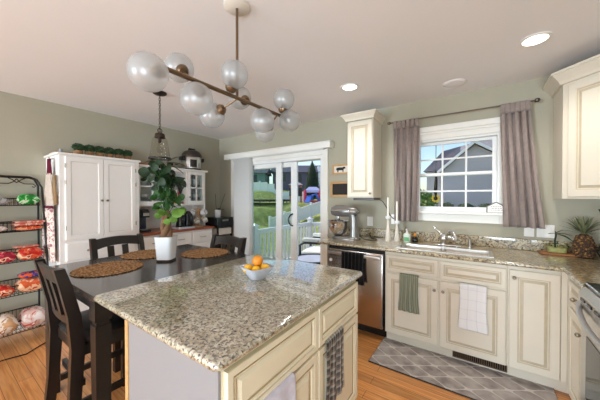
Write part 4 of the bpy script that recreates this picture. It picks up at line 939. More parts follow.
tag(it.build('island_top', 'granite2', smooth=50, origin=(2.87, -2.09, .882)), 'speckled beige granite slab on the kitchen island', 'worktop')
cloth_over('dish_towel', 'grey and brown plaid towel draped over the right island door', -1.985, -1.785, .655, .31, 3.328, 'plaid', 3, .006, .012, axis='x')
cloth_over('dish_towel', 'lilac-white towel draped over the left island door', -2.50, -2.262, .655, .22, 3.328, 'lilac', 2.2, .006, .012, axis='x')
# bowl of fruit
bw = thing('fruit_bowl', 'square pale blue-grey bowl of lemons on the island', 'bowl', (2.875, -2.01, .914), math.radians(52))
bo = Vector((2.875, -2.01, 0)); br = Matrix.Rotation(math.radians(34.4 + 45 - 2), 3, 'Z')
def sq(hw, z, p=5): return [bo + br @ Vector(v) for v in rring(0, 0, z, hw, hw, 40, p)]
m = MB(); m.loft([sq(.040, .9145, 3), sq(.044, .918, 3), sq(.058, .945, 4), sq(.078, .978, 6), sq(.082, .988, 8), sq(.079, .988, 8), sq(.074, .978, 6), sq(.054, .948, 4), sq(.038, .925, 3)])
m.build('bowl', 'bluebowl', bw, 40)
def citrus(label, c, r, mat, rz, el=1.18, grp='citrus in the bowl'):
    rot = Matrix.Rotation(rz, 3, 'Z') @ Matrix.Rotation(1.1, 3, 'Y'); c = Vector(c); m = MB()
    m.lathe([(.0, -r * el), (.012, -r * (el - .08)), (r * .55, -r * .86), (r * .9, -r * .45), (r, 0), (r * .9, r * .45), (r * .55, r * .86), (.010, r * (el - .04)), (.0, r * el)], c, 20, mat=rot)
    return tag(m.build('lemon' if mat == 'lemon' else 'orange', mat, smooth=60, origin=c - Z * r), label, 'fruit', grp)
citrus('topmost yellow-orange fruit resting on the others in the bowl', (2.875, -2.005, 1.018), .032, 'orange', .3, 1.02)
citrus('lemon at the left of the bowl', (2.842, -2.052, .976), .026, 'lemon', 1.0)
citrus('lemon at the front of the bowl, below the top fruit', (2.90, -2.045, .974), .027, 'lemon', 2.2)
citrus('lemon at the right of the bowl', (2.915, -1.99, .976), .026, 'lemon', .2)
citrus('lemon at the back of the bowl behind the top fruit', (2.855, -1.975, .975), .026, 'lemon', 2.9)

# ================================================================== dining table and chairs
dt = thing('dining_table', 'dark espresso counter-height dining table against the island', 'table', (1.9, -2.1, 0))
TX0, TX1, TY0, TY1 = 1.42, 2.384, -2.66, -1.54
MB().box(TX0, TX1, TY0, TY1, .872, .902, .004).build('tabletop', 'tabletop', dt)
m = MB(); i_ = .05
m.box(TX0 + i_, TX1 - i_, TY0 + i_, TY0 + i_ + .022, .78, .8715).box(TX0 + i_, TX1 - i_, TY1 - i_ - .022, TY1 - i_, .78, .8715).box(TX0 + i_, TX0 + i_ + .022, TY0 + i_ + .022, TY1 - i_ - .022, .78, .8715).box(TX1 - i_ - .022, TX1 - i_, TY0 + i_ + .022, TY1 - i_ - .022, .78, .8715)
m.build('table_apron', 'espresso', dt)
for x, y in ((TX0 + .045, TY0 + .045), (TX1 - .042, TY0 + .045), (TX0 + .045, TY1 - .045), (TX1 - .06, TY1 - .045)):
    m = MB(); m.loft([[(x - a, y - a, z), (x + a, y - a, z), (x + a, y + a, z), (x - a, y + a, z)] for a, z in ((.030, 0), (.035, .70), (.035, .74), (.029, .745), (.029, .76), (.038, .768), (.038, .8712))])
    m.build('leg', 'espresso', dt)
def make_chair(label):
    t = thing('dining_chair', label, 'chair', (0, 0, 0), 0, 'dark chairs around the table')
    MB().loft([rring(0, 0, .585, .205, .20, 28, 5), rring(0, 0, .61, .212, .207, 28, 5), rring(0, 0, .635, .195, .19, 28, 4), rring(0, 0, .642, .15, .15, 28, 3)]).build('seat', 'leather', t, 50)
    m = MB(); m.box(-.20, .20, .17, .195, .525, .584).box(-.20, .20, -.195, -.17, .525, .584).box(-.20, -.178, -.17, .17, .525, .584).box(.178, .20, -.17, .17, .525, .584); m.build('seat_frame', 'espresso', t)
    def bx_(x, y0, z0, y1, z1, w=.020, d0=.024, d1=.018):
        return [[(x - w, y0 - d0, z0), (x + w, y0 - d0, z0), (x + w, y0 + d0, z0), (x - w, y0 + d0, z0)], [(x - w, y1 - d1, z1), (x + w, y1 - d1, z1), (x + w, y1 + d1, z1), (x - w, y1 + d1, z1)]]
    for s in (-1, 1):
        MB().loft(bx_(s * .182, .18, 0, .18, .584)).build('leg', 'espresso', t)
        x = s * .197; w = .021
        prof = [(-.245, 0, .022), (-.215, .30, .026), (-.20, .58, .030), (-.215, .76, .028), (-.25, .93, .026), (-.275, 1.025, .022)]
        MB().loft([[(x - w, y - d, z), (x + w, y - d, z), (x + w, y + d, z), (x - w, y + d, z)] for y, z, d in prof]).build('leg', 'espresso', t)
    def by(z): # back line
        for (y0, z0, _), (y1, z1, _) in zip(prof, prof[1:]):
            if z0 <= z <= z1: return y0 + (y1 - y0) * (z - z0) / (z1 - z0)
        return prof[-1][0]
    def rail(zb, zt, arch, bow, th=.011):
        rings = []
        for k in range(13):
            u = -1 + k / 6; x = .176 * u; bo_ = -bow * (1 - u * u); lo = zb + arch * (1 - u * u); hi = zt + (.012 * (1 - u * u) if arch else 0)
            rings.append([(x, by(lo) + bo_ - th, lo), (x, by(lo) + bo_ + th, lo), (x, by(hi) + bo_ + th, hi), (x, by(hi) + bo_ - th, hi)])
        return MB().loft(rings)
    rail(.925, 1.012, .022, .020).build('top_rail', 'espresso', t); rail(.70, .745, 0, .012).build('lower_rail', 'espresso', t)
    for x in (-.06, .06):
        MB().loft([[(x - .026, by(z) - .018 - .007, z), (x + .026, by(z) - .018 - .007, z), (x + .026, by(z) - .018 + .007, z), (x - .026, by(z) - .018 + .007, z)] for z in (.742, .80, .86, .94)]).build('slat', 'espresso', t)
    for a, b_ in (((-.182, .158, .20), (.182, .158, .20)), ((-.19, -.19, .36), (.19, -.19, .36))): MB().box(a[0] + .02, b_[0] - .02, a[1] + .010, a[1] + .032, a[2] - .018, a[2] + .018).build('stretcher', 'espresso', t)
    for s in (-1, 1): MB().box(s * .185 - .011, s * .185 + .011, -.185, .16, .24, .276).build('stretcher', 'espresso', t)
    return t
ch = make_chair('dark dining chair with black seat nearest the camera, at the left of the table')
c2 = dup(ch, (1.385, -2.075, 0), -PI / 2, 'dark dining chair across the table, backed toward the white tall cupboard')
c3 = dup(ch, (1.99, -1.745, 0), PI, 'dark dining chair at the end of the table nearest the patio door')
ch.location = (1.972, -2.466, 0)
def placemat(c, r, label):
    m = MB(); zb = .9025; prof = [(.0, zb), (r, zb), (r + .004, zb + .003)]
    rr = r; k = 0; top = []
    n_ = 11
    for k in range(n_ * 4 + 1):
        a = k / 4.0; rad = r * (1 - a / n_); top.append((rad, zb + .005 + .0022 * abs(math.sin(a * PI))))
    m.lathe(prof + top, (c[0], c[1], 0), 48)
    for k in range(52):
        a = 2 * PI * k / 52; m.sph((c[0] + (r + .001) * math.cos(a), c[1] + (r + .001) * math.sin(a), zb + .0045), .011, .011, .0045, 8, 6)
    return tag(m.build('placemat', 'jute', smooth=60, origin=(c[0], c[1], zb)), label, 'placemat', 'round woven placemats on the table')
placemat((1.85, -2.405), .195, 'round woven brown placemat nearest the camera, in front of the near chair')
placemat((1.60, -2.03), .185, 'round woven brown placemat on the far side, behind the plant pot')
placemat((1.97, -1.72), .185, 'round woven brown placemat at the patio door end of the table')
# table plant
pt = thing('potted_plant', 'leafy green plant on a thick twisted stem in a white pot on the table', 'plant', (1.945, -2.055, .902))
pcx, pcy = 1.945, -2.055
prot = Matrix.Rotation(math.radians(34.4), 3, 'Z')
def psq(hw, z, p): return [Vector((pcx, pcy, 0)) + prot @ Vector(v) for v in rring(0, 0, z, hw, hw, 32, p)]
MB().loft([psq(.056, .917, 5), psq(.067, 1.088, 6), psq(.069, 1.092, 6), psq(.063, 1.092, 6), psq(.060, 1.065, 6)], True, False).build('pot', 'ceramic', pt, 40, fix=False)
MB().loft([psq(.058, .9025, 5), psq(.058, .9165, 5)]).build('saucer', 'soil', pt, 40)
MB().loft([psq(.061, 1.066, 6), psq(.04, 1.072, 4)]).build('soil', 'soil', pt, 40)
m = MB(); rnd = random.Random(11)
for s_ in range(3):
    ph = s_ * 2 * PI / 3; m.tube([(pcx + .018 * math.cos(ph + z * 22) * (1.3 - z * 1.2), pcy + .018 * math.sin(ph + z * 22) * (1.3 - z * 1.2), 1.07 + z) for z in [k * .02 for k in range(12)]], [.026 - .0012 * k for k in range(12)], 10)
m.build('trunk', 'bark', pt, 60)
leafs = []; st = MB(); md, ml, mf = MB(), MB(), MB()
def rleaf(mb, c, nrm, r, rnd):
    """round leaf, slightly cupped"""
    nrm = nrm.normalized(); a = nrm.orthogonal().normalized(); b = nrm.cross(a); c = Vector(c); n_ = 12
    r1 = [c + (a * math.cos(2 * PI * k / n_) + b * math.sin(2 * PI * k / n_)) * r * .55 + nrm * r * .06 for k in range(n_)]
    r2 = [c + (a * math.cos(2 * PI * k / n_) + b * math.sin(2 * PI * k / n_)) * r * rnd.uniform(.92, 1.05) + nrm * r * .18 * math.cos(4 * PI * k / n_) for k in range(n_)]
    mb.loft([[c + nrm * r * .02] * n_, r1, r2], True, False)
camdir = (CAM - Vector((pcx, pcy, 1.4))).normalized(); side = Vector((camdir.y, -camdir.x, 0)).normalized() * -1
for (u, v, du_, r) in [(-.115, 1.60, 0, .050), (-.075, 1.63, .04, .048), (-.03, 1.64, -.03, .052), (.01, 1.615, .05, .050), (.05, 1.59, 0, .046), (-.05, 1.575, -.05, .055), (-.005, 1.56, .06, .055), (-.09, 1.55, .02, .045), (.045, 1.545, -.05, .048), (-.03, 1.51, .05, .055), (.02, 1.49, .0, .055), (-.075, 1.49, -.04, .045), (.065, 1.50, .05, .042), (-.115, 1.535, -.05, .042), (.10, 1.545, .02, .052), (.13, 1.50, .0, .03), (-.145, 1.585, .04, .055), (-.05, 1.66, .06, .035), (.03, 1.66, -.05, .036)]:
    p = Vector((pcx, pcy, v)) + side * u + camdir * du_; rleaf(md, p, camdir * .6 + Vector((rnd.gauss(0, .5), rnd.gauss(0, .5), .45 + rnd.gauss(0, .35))), r * .72, rnd); leafs.append(p)
    p = p + side * rnd.uniform(-.05, .05) + camdir * rnd.uniform(-.09, -.02) + Z * rnd.uniform(-.05, .03); rleaf(md, p, camdir * .4 + Vector((rnd.gauss(0, .6), rnd.gauss(0, .6), .5)), r * .7, rnd); leafs.append(p)
for (u, v, du_, r) in [(-.04, 1.46, .06, .042), (.02, 1.44, .05, .046), (.06, 1.42, .02, .045), (-.06, 1.42, 0, .040), (-.02, 1.40, .07, .042), (.035, 1.38, .05, .04), (-.085, 1.395, .02, .03), (.08, 1.37, 0, .042), (-.045, 1.35, .05, .035), (.11, 1.40, -.02, .035), (.0, 1.34, -.05, .04), (.10, 1.33, .03, .036), (.055, 1.33, .06, .033), (-.07, 1.33, -.04, .03)]:
    p = Vector((pcx, pcy, v)) + side * u + camdir * du_; rleaf(ml, p, camdir * .6 + Vector((rnd.gauss(0, .5), rnd.gauss(0, .5), .45 + rnd.gauss(0, .3))), r * .78, rnd); leafs.append(p)
    p = p + side * rnd.uniform(-.05, .05) + camdir * rnd.uniform(-.08, -.02) + Z * rnd.uniform(-.04, .04); rleaf(ml, p, camdir * .4 + Vector((rnd.gauss(0, .6), rnd.gauss(0, .6), .5)), r * .75, rnd); leafs.append(p)
for (u, v, du_, r) in [(.085, 1.28, .06, .048), (.02, 1.26, .03, .036), (-.03, 1.28, .04, .034), (.05, 1.225, .05, .03), (-.055, 1.255, .0, .028), (.005, 1.21, .05, .026), (.12, 1.29, -.02, .03)]:
    p = Vector((pcx, pcy, v)) + side * u + camdir * du_; rleaf(mf, p, camdir + Vector((rnd.gauss(0, .4), rnd.gauss(0, .4), .4)), r, rnd); leafs.append(p)
md.build('upper_foliage', 'leaf_dark', pt, 60, fix=False); ml.build('middle_foliage', 'leaf', pt, 60, fix=False); mf.build('lower_foliage', 'leaf_light', pt, 60, fix=False)
top = Vector((pcx, pcy, 1.28))
for p in leafs: st.tube([Vector((pcx, pcy, max(1.18, min(1.5, p.z - .12)))), (p + Vector((pcx, pcy, p.z))) / 2 + Z * .01, p], .003, 5)
st.tube([(pcx, pcy, 1.25), (pcx + .01, pcy, 1.4), (pcx, pcy + .01, 1.62)], [.010, .007, .004], 8); st.build('stems', 'leaf', pt, 60)
m = MB()
for d, L, w_, z in ((-side + Z * .05, .15, .024, 1.685), (side + Z * .12, .14, .028, 1.665), (side * .5 + Z * .5, .11, .025, 1.66), (-side * .4 + Z * .35, .10, .02, 1.67), (side + camdir * .4 - Z * .35, .16, .022, 1.66)): leaf(m, Vector((pcx, pcy, z)) , d, L, w_, .25, 8)
m.build('drooping_leaves', 'leaf_dry', pt, 60, fix=False)

# ================================================================== cupboard wall
tc = thing('tall_cupboard', 'tall white two-door cupboard against the left wall', 'cupboard', (.25, -1.975, 0))
CY0, CY1, CX, CZ = -2.35, -1.602, .482, 1.83
MB().box(.002, CX, CY0, CY1, .0, CZ, .003).box(.002, CX + .022, CY0 - .018, CY1 + .012, CZ, CZ + .022, .005).build('body', 'white', tc)
def wfront(parent, name, y0, y1, z0, z1, rings, x=CX): return MB().panel((x, y0, z0), Y, X, y1 - y0, z1 - z0, rings).build(name, ['white', 'whitegroove'], parent)
a = wfront(tc, 'door', CY0 + .045, -1.979, .955, CZ - .015, shaker(.042, .016)); knob(a, (CX + .018, -2.000, 1.36), X, 'bronze', .012)
b = wfront(tc, 'door', -1.973, CY1 - .045, .955, CZ - .015, shaker(.042, .016)); knob(b, (CX + .018, -1.948, 1.36), X, 'bronze', .012)
for dr_, yy in ((a, CY0 + .045), (b, CY1 - .045)):
    for z in (1.08, 1.55, 1.72): MB().cyl((CX + .016, yy, z - .022), (CX + .016, yy, z + .022), .006, seg=8).build('hinge', 'nickel', dr_)
a = wfront(tc, 'drawer', CY0 + .045, CY1 - .045, .735, .925, slabfront())
for y in (-2.13, -1.80): knob(a, (CX + .018, y, .83), X, 'nickel', .012)
a = wfront(tc, 'door', CY0 + .045, -1.979, .08, .71, shaker()); knob(a, (CX + .018, -2.0, .62), X, 'bronze', .012)
a = wfront(tc, 'door', -1.973, CY1 - .045, .08, .71, shaker()); knob(a, (CX + .018, -1.948, .62), X, 'bronze', .012)
ht = thing('hutch', 'white hutch with glass-door uppers and a red-brown counter beside the tall cupboard', 'hutch', (.25, -1.06, 0))
HY0, HY1 = -1.585, -.53
MB().box(.002, .48, HY0, HY1, 0, .908).build('base', 'white', ht)
MB().box(.002, .515, HY0, HY1 + .02, .909, .938, .004).build('counter', 'redwood', ht)
wd = (HY1 - HY0) / 3
for k in range(3):
    y0 = HY0 + k * wd + .012; y1 = HY0 + (k + 1) * wd - .012; ym = (y0 + y1) / 2
    a = wfront(ht, 'drawer', y0, y1, .715, .885, slabfront(.016, .01), .48)
    MB().tube([(.497, ym - .045, .80), (.518, ym - .04, .80), (.522, ym, .80), (.518, ym + .04, .80), (.497, ym + .045, .80)], .005, 8).build('handle', 'nickel', a, 50)
    a = wfront(ht, 'door', y0, y1, .08, .69, shaker(.045, .016), .48); knob(a, (.497, y1 - .03, .62), X, 'nickel', .011)
m = MB(); UX = .31
m.box(.002, .012, HY0, HY1, .94, 1.80).box(.012, UX, HY0, HY0 + .022, .94, 1.80).box(.012, UX, HY1 - .022, HY1, .94, 1.80)
m.box(.012, UX, HY0 + .022, HY1 - .022, 1.275, 1.30).box(.012, UX, HY0 + .022, HY1 - .022, 1.775, 1.80)
YB1, YB2 = -1.145, -.855
m.box(.012, UX, YB1 - .01, YB1 + .01, 1.30, 1.775).box(.012, UX, YB2 - .01, YB2 + .01, 1.30, 1.775)
m.box(.002, UX + .03, HY0 - .0, HY1 + .03, 1.80, 1.825, .006); m.build('upper_case', 'white', ht)
for y0, y1 in ((HY0 + .024, YB1 - .012), (YB2 + .012, HY1 - .024)):
    MB().box(.02, UX - .02, y0, y1, 1.535, 1.547).build('shelf', 'white', ht)
    f = MB(); x0, x1 = UX, UX + .018
    f.box(x0, x1, y0, y0 + .042, 1.285, 1.79).box(x0, x1, y1 - .042, y1, 1.285, 1.79).box(x0, x1, y0 + .042, y1 - .042, 1.285, 1.34).box(x0, x1, y0 + .042, y1 - .042, 1.745, 1.79)
    ym = (y0 + y1) / 2; f.box(x0 + .002, x1 - .002, ym - .01, ym + .01, 1.34, 1.745).box(x0 + .002, x1 - .002, y0 + .042, y1 - .042, 1.533, 1.551)
    fo = f.build('door', 'white', ht); MB().box(x0 + .006, x0 + .009, y0 + .04, y1 - .04, 1.338, 1.747).build('glass', 'glass', fo); knob(fo, (x1, y1 - .02 if y0 < -1.3 else y0 + .02, 1.40), X, 'bronze', .009)
# crockery behind the glass doors
def bowl_at(x, y, z, r, h, label, mat='ceramic'):
    m = MB(); m.lathe([(r * .45, z), (r * .55, z + .004), (r * .9, z + h * .6), (r, z + h), (r * .95, z + h), (r * .8, z + h * .6), (.0, z + .008)], (x, y, 0), 24); return tag(m.build('bowl', mat, smooth=50, origin=(x, y, z)), label, 'bowl', 'crockery behind the hutch glass doors')
M['greyware'] = plain('grey_stoneware', rgb(150, 152, 156), .3); M['blueware'] = plain('blue_grey_stoneware', rgb(118, 128, 144), .3)
for yc, nm in ((-1.43, 'left'), (-1.26, 'left'), (-.77, 'right'), (-.62, 'right')):
    sd_ = 'left' if yc in (-1.43, -.77) else 'right'
    for z, sh in ((1.3005, 'lower'), (1.5475, 'upper')):
        for k in range(3):
            pos = ('bottom', 'middle', 'top')[k]
            bowl_at(.19, yc, z + k * .045, .068, .05, '%s bowl of the %s stack, %s shelf, %s glass hutch door' % (pos, sd_, sh, nm), ('ceramic', 'greyware', 'ceramic')[(k + (sh == 'upper')) % 3])
# books and a figurine in the open middle of the hutch
bkm = [rgb(196, 70, 44), rgb(222, 208, 180), rgb(92, 110, 92), rgb(204, 124, 52), rgb(226, 220, 210), rgb(150, 50, 60)]
bkn = ['red', 'cream', 'grey-green', 'orange', 'white', 'maroon']
y = -1.11
for k, (c_, nm) in enumerate(zip(bkm, bkn)):
    th = (.026, .03, .022, .028, .024, .03)[k]; hh = (.20, .18, .215, .19, .21, .17)[k]
    t = thing('book', 'upright %s cookbook on the open middle shelf of the hutch' % nm, 'book', (.18, y + th / 2, 1.3005), 0, 'cookbooks in the hutch')
    MB().box(.10, .26, y, y + .003, 1.3005, 1.3005 + hh).box(.10, .26, y + th - .003, y + th, 1.3005, 1.3005 + hh).box(.257, .26, y + .003, y + th - .003, 1.3005, 1.3005 + hh).build('cover', plain('%s_book_cloth' % nm.replace('-', '_'), c_, .6), t)
    MB().box(.103, .255, y + .003, y + th - .003, 1.304, 1.297 + hh).build('pages', 'linenwhite', t); y += th + .002
t = thing('figurine', 'black leaping figurine leaning at the right of the hutch books', 'figurine', (.22, -.90, 1.3005))
MB().box(.18, .26, -.93, -.875, 1.3005, 1.325, .004).build('base', 'redwood', t)
MB().tube([(.22, -.90, 1.325), (.22, -.905, 1.44), (.22, -.90, 1.52), (.225, -.94, 1.62), (.23, -.985, 1.68)], [.012, .014, .03, .034, .008], 10).build('body', 'iron', t, 60)
# things on the hutch counter
cm = thing('coffee_maker', 'black single-cup coffee maker at the left of the hutch counter', 'coffee maker', (.25, -1.46, .938))
MB().box(.12, .36, -1.525, -1.40, .9385, .965, .008).build('base', 'black', cm, 40)
MB().box(.12, .24, -1.52, -1.405, .965, 1.15, .01).build('column', plain('navy_plastic', rgb(52, 56, 74), .25), cm, 40)
m = MB(); m.loft([rring(.24, -1.4625, 1.13, .12, .058, 24, 5), rring(.24, -1.4625, 1.20, .125, .06, 24, 5), rring(.235, -1.4625, 1.235, .10, .05, 24, 4)]); m.build('head', 'black', cm, 50)
MB().box(.355, .3675, -1.50, -1.425, 1.15, 1.19, .003).build('chrome_lever', 'steel', cm)
MB().cyl((.30, -1.4625, .9655), (.30, -1.4625, .972), .045, seg=20).build('drip_tray', 'steel', cm, 40)
kt = thing('tray', 'white rectangular tray under the black kettle on the hutch counter', 'tray', (.36, -.93, .938))
m = MB(); m.box(.26, .44, -1.06, -.80, .9385, .946, .002).box(.26, .44, -1.06, -1.052, .946, .957).box(.26, .44, -.808, -.80, .946, .957).box(.26, .268, -1.052, -.808, .946, .957).box(.432, .44, -1.052, -.808, .946, .957); m.build('tray', 'ceramic', kt)
def kettle(x, y, sc, label):
    t = thing('kettle', label, 'kettle', (x, y, .9465)); z = .9465
    MB().lathe([(.0, z), (.062 * sc, z), (.065 * sc, z + .01), (.06 * sc, z + .08 * sc), (.045 * sc, z + .17 * sc), (.04 * sc, z + .2 * sc), (.02 * sc, z + .215 * sc), (.0, z + .217 * sc)], (x, y, 0), 28).build('body', 'black', t, 50)
    MB().tube([(x + .045 * sc, y, z + .19 * sc), (x + .09 * sc, y, z + .18 * sc), (x + .095 * sc, y, z + .1 * sc), (x + .06 * sc, y, z + .04 * sc)], .008 * sc, 8).build('handle', 'black', t, 50)
    MB().lathe([(.066 * sc, z + .002), (.067 * sc, z + .014), (.065 * sc, z + .016)], (x, y, 0), 28, cap=False).build('band', 'steel', t, 50)
    MB().loft([[(x - .04 * sc, y + .02, z + .16 * sc), (x - .04 * sc, y - .02, z + .16 * sc), (x - .038 * sc, y, z + .12 * sc)], [(x - .085 * sc, y + .006, z + .19 * sc), (x - .085 * sc, y - .006, z + .19 * sc), (x - .08 * sc, y, z + .18 * sc)]]).build('spout', 'black', t)
    return t
kettle(.36, -.985, 1.0, 'black electric kettle on the white tray, left one by the plant'); kettle(.35, -.865, 1.12, 'taller black coffee pot at the right end of the white tray')
mt = thing('mug_tree', 'wooden mug tree holding pale mugs on the hutch counter', 'stand', (.34, -.68, .938))
MB().lathe([(.0, .9385), (.075, .9385), (.075, .952), (.012, .956), (.011, 1.235), (.016, 1.25), (.0, 1.26)], (.34, -.68, 0), 24).build('post', 'oak', mt, 40)
for k in range(6):
    a = k * PI / 3 + .3; z = 1.04 if k % 2 else 1.17; MB().cyl((.34, -.68, z), (.34 + .075 * math.cos(a), -.68 + .075 * math.sin(a), z + .045), .006, seg=8).build('peg', 'oak', mt, 40)
mc = [('ceramic', 'white'), ('linenwhite', 'cream'), (plain('tan_stoneware', rgb(188, 156, 126), .4), 'tan'), ('greyware', 'grey'), ('ceramic', 'white'), ('linenwhite', 'cream')]
for k in range(6):
    a = k * PI / 3 + .3; z = 1.04 if k % 2 else 1.17; d = Vector((math.cos(a), math.sin(a), 0)); c = Vector((.34, -.68, z - .015)) + d * .098
    rot = Matrix.Rotation(a, 3, 'Z') @ Matrix.Rotation(math.radians(70), 3, 'Y')
    t = thing('mug', '%s mug hanging %s on the mug tree, %s' % (mc[k][1], 'low' if k % 2 else 'high', ('facing the room', 'at the back right', 'beside the hutch side panel', 'at the back by the wall', 'near the black coffee pot', 'in front of the post')[k]), 'mug', c, 0, 'mugs on the mug tree')
    MB().lathe([(.0, -.035), (.034, -.035), (.038, -.03), (.04, .04), (.037, .04), (.034, -.028), (.0, -.03)], c, 22, mat=rot).build('cup', mc[k][0], t, 50)
    MB().tube([c + rot @ Vector(v) for v in ((-.036, 0, .025), (-.06, 0, .018), (-.062, 0, -.012), (-.036, 0, -.02))], .005, 8).build('handle', mc[k][0], t, 50)
# on top of the hutch: cooker, trays
pcr = thing('pressure_cooker', 'black and steel electric pressure cooker on top of the hutch', 'cooker', (.17, -.675, 1.826))
cx_, cy_ = .17, -.675
MB().lathe([(.0, 1.826), (.135, 1.826), (.14, 1.85)], (cx_, cy_, 0), 32).build('foot', 'black', pcr, 40)
MB().lathe([(.14, 1.85), (.143, 1.86), (.143, 2.02), (.14, 2.03)], (cx_, cy_, 0), 36, cap=False).build('pot_shell', 'steel', pcr, 40)
MB().lathe([(.15, 2.03), (.155, 2.04), (.15, 2.075), (.12, 2.12), (.06, 2.145), (.0, 2.15)], (cx_, cy_, 0), 36).build('lid', plain('dark_lid', rgb(74, 64, 58), .3, .4), pcr, 50)
MB().tube([(cx_, cy_ - .06, 2.135), (cx_, cy_ - .05, 2.165), (cx_, cy_ + .05, 2.165), (cx_, cy_ + .06, 2.135)], .013, 10).build('lid_handle', 'black', pcr, 50)
for s in (-1, 1): MB().box(cx_ - .05, cx_ + .05, cy_ + s * .17 - .028, cy_ + s * .17 + .028, 1.97, 2.03, .012, rot=None).build('side_handle', 'black', pcr, 40)
MB().loft([[(cx_ + .142 * math.cos(t), cy_ + .142 * math.sin(t), z) for z in (1.865, 1.985)] + [(cx_ + .147 * math.cos(t), cy_ + .147 * math.sin(t), z) for z in (1.985, 1.865)] for t in [-.75 + .1 * k for k in range(8)]]).build('control_panel', 'black', pcr)
t = thing('board', 'dark flat tray lying on top of the hutch behind the plant leaves', 'tray', (.16, -1.30, 1.826))
m = MB(); m.box(.05, .29, -1.55, -1.10, 1.826, 1.832, .002).box(.05, .29, -1.55, -1.538, 1.832, 1.852).box(.05, .29, -1.112, -1.10, 1.832, 1.852).box(.05, .062, -1.538, -1.112, 1.832, 1.852).box(.278, .29, -1.538, -1.112, 1.832, 1.852); m.build('tray', 'board', t)
t.name = 'serving_tray'
t = thing('storage_box', 'flat white and brown box lying at the left end of the tall cupboard top', 'box', (.2, -2.20, 1.853))
MB().box(.08, .30, -2.34, -2.12, 1.853, 1.876, .003).build('box', 'linenwhite', t); MB().box(.085, .295, -2.335, -2.125, 1.8765, 1.886, .003).build('lid', 'board', t)
t = thing('trinket_jar', 'tiny pale jar at the front left corner of the tall cupboard top', 'jar', (.42, -2.32, 1.853))
MB().lathe([(.0, 1.853), (.016, 1.853), (.02, 1.87), (.012, 1.887), (.014, 1.892), (.0, 1.893)], (.42, -2.32, 0), 16).build('body', 'greyware', t, 50)
ordw = ['first from the left', 'second from the left', 'third from the left', 'third from the right', 'second from the right', 'first from the right']
def topiary(seed):
    rnd = random.Random(seed); t = thing('potted_boxwood', 'x', 'plant', (0, 0, 0), 0, 'boxwood pots on the tall cupboard')
    MB().lathe([(.0, 0), (.034, 0), (.043, .055), (.045, .06), (.04, .06), (.0, .052)], (0, 0, 0), 20).build('pot', 'basket', t, 40)
    m = MB(); leafball(m, (0, 0, .098), .056, 520, .013, 0, .78, rnd); m.build('foliage', plain('boxwood_leaf', rgb(58, 84, 50), .6, vary=.35, nscale=20), t, fix=False); return t
tp0 = topiary(1)
for k in range(6):
    o = tp0 if k == 0 else dup(tp0)
    o.location = (.30, -2.145 + k * .098, 1.8525); o.rotation_euler = (0, 0, k * 1.3); o['label'] = 'small boxwood in a woven pot on the tall cupboard, %s of six' % ordw[k]
# aprons hanging on the side of the tall cupboard
t = thing('apron', 'cream patterned apron with burgundy ties hanging on the cupboard side', 'apron', (.30, -2.37, 1.6))
def ap(x0t, x1t, x0b, x1b, zt, zb, yy, k, ph):
    return lambda a, b: (x0t + (x0b - x0t) * b + ((x1t + (x1b - x1t) * b) - (x0t + (x0b - x0t) * b)) * a, yy - .012 * math.sin(a * k * PI + ph + b) - .006, zt + (zb - zt) * b)
MB().grid(ap(.26, .38, .14, .44, 1.64, 1.30, -2.385, 5, 0), 24, 16).build('bib', cloth('cream_apron_cloth', rgb(226, 212, 198)), t, 60, solid=.003, fix=False)
MB().grid(ap(.14, .44, .08, .47, 1.285, .74, -2.388, 7, 1), 30, 20).build('skirt', 'apron', t, 60, solid=.003, fix=False)
MB().grid(ap(.13, .45, .13, .45, 1.31, 1.283, -2.392, 5, .3), 20, 2).build('waistband', 'burgundy', t, 60, solid=.004, fix=False)
MB().grid(ap(.31, .35, .28, .37, 1.79, 1.63, -2.383, 3, .3), 8, 10).build('neck_strap', 'burgundy', t, 60, solid=.005, fix=False)
MB().tube([(.33, -2.353, 1.795), (.33, -2.39, 1.79), (.33, -2.392, 1.81)], .004, 8).build('hook', 'iron', t)
t = thing('oven_cloth', 'tan cloth strip hanging beside the apron at the front edge of the cupboard side', 'towel', (.45, -2.37, 1.3))
MB().grid(ap(.425, .465, .42, .47, 1.62, 1.32, -2.366, 3, 0), 8, 10).build('strip', cloth('tan_cloth', rgb(178, 146, 108)), t, 60, solid=.004, fix=False)
# black stand with vase at the corner
st = thing('corner_stand', 'small black storage stand with a cream drawer in the corner beside the hutch', 'stand', (.33, -.28, 0))
MB().box(.16, .50, -.44, -.12, .90, 1.06, .008).build('top_box', 'black', st)
MB().box(.50, .506, -.34, -.22, 1.0, 1.03, .002).build('name_plate', 'nickel', st)
MB().box(.18, .49, -.43, -.13, .78, .885, .008).build('drawer', 'linenwhite', st)
for x, y in ((.18, -.42), (.48, -.42), (.18, -.14), (.48, -.14)): MB().box(x - .012, x + .012, y - .012, y + .012, 0, .90).build('leg', 'iron', st)
MB().box(.18, .48, -.42, -.14, .40, .415).build('shelf', 'iron', st)
vs = thing('vase', 'white vase with thin dark reeds on the black corner stand', 'vase', (.33, -.30, 1.06))
MB().lathe([(.0, 1.0605), (.045, 1.0605), (.05, 1.07), (.052, 1.16), (.048, 1.185), (.044, 1.185), (.046, 1.16), (.0, 1.08)], (.33, -.30, 0), 24).build('body', 'ceramic', vs, 50)
m = MB(); m.tube([(.33, -.31, 1.10), (.315, -.325, 1.25), (.31, -.33, 1.45)], .0035, 6).tube([(.335, -.29, 1.10), (.37, -.26, 1.28), (.42, -.22, 1.46)], .0035, 6); m.build('reeds', 'iron', vs)
m = MB()
for d in ((1, .2, .4), (-.6, .6, .5), (.2, 1, .3)): leaf(m, (.34, -.29, 1.18), d, .10, .028, .3)
m.build('dark_leaf', 'leaf_dark', vs, 60, fix=False)

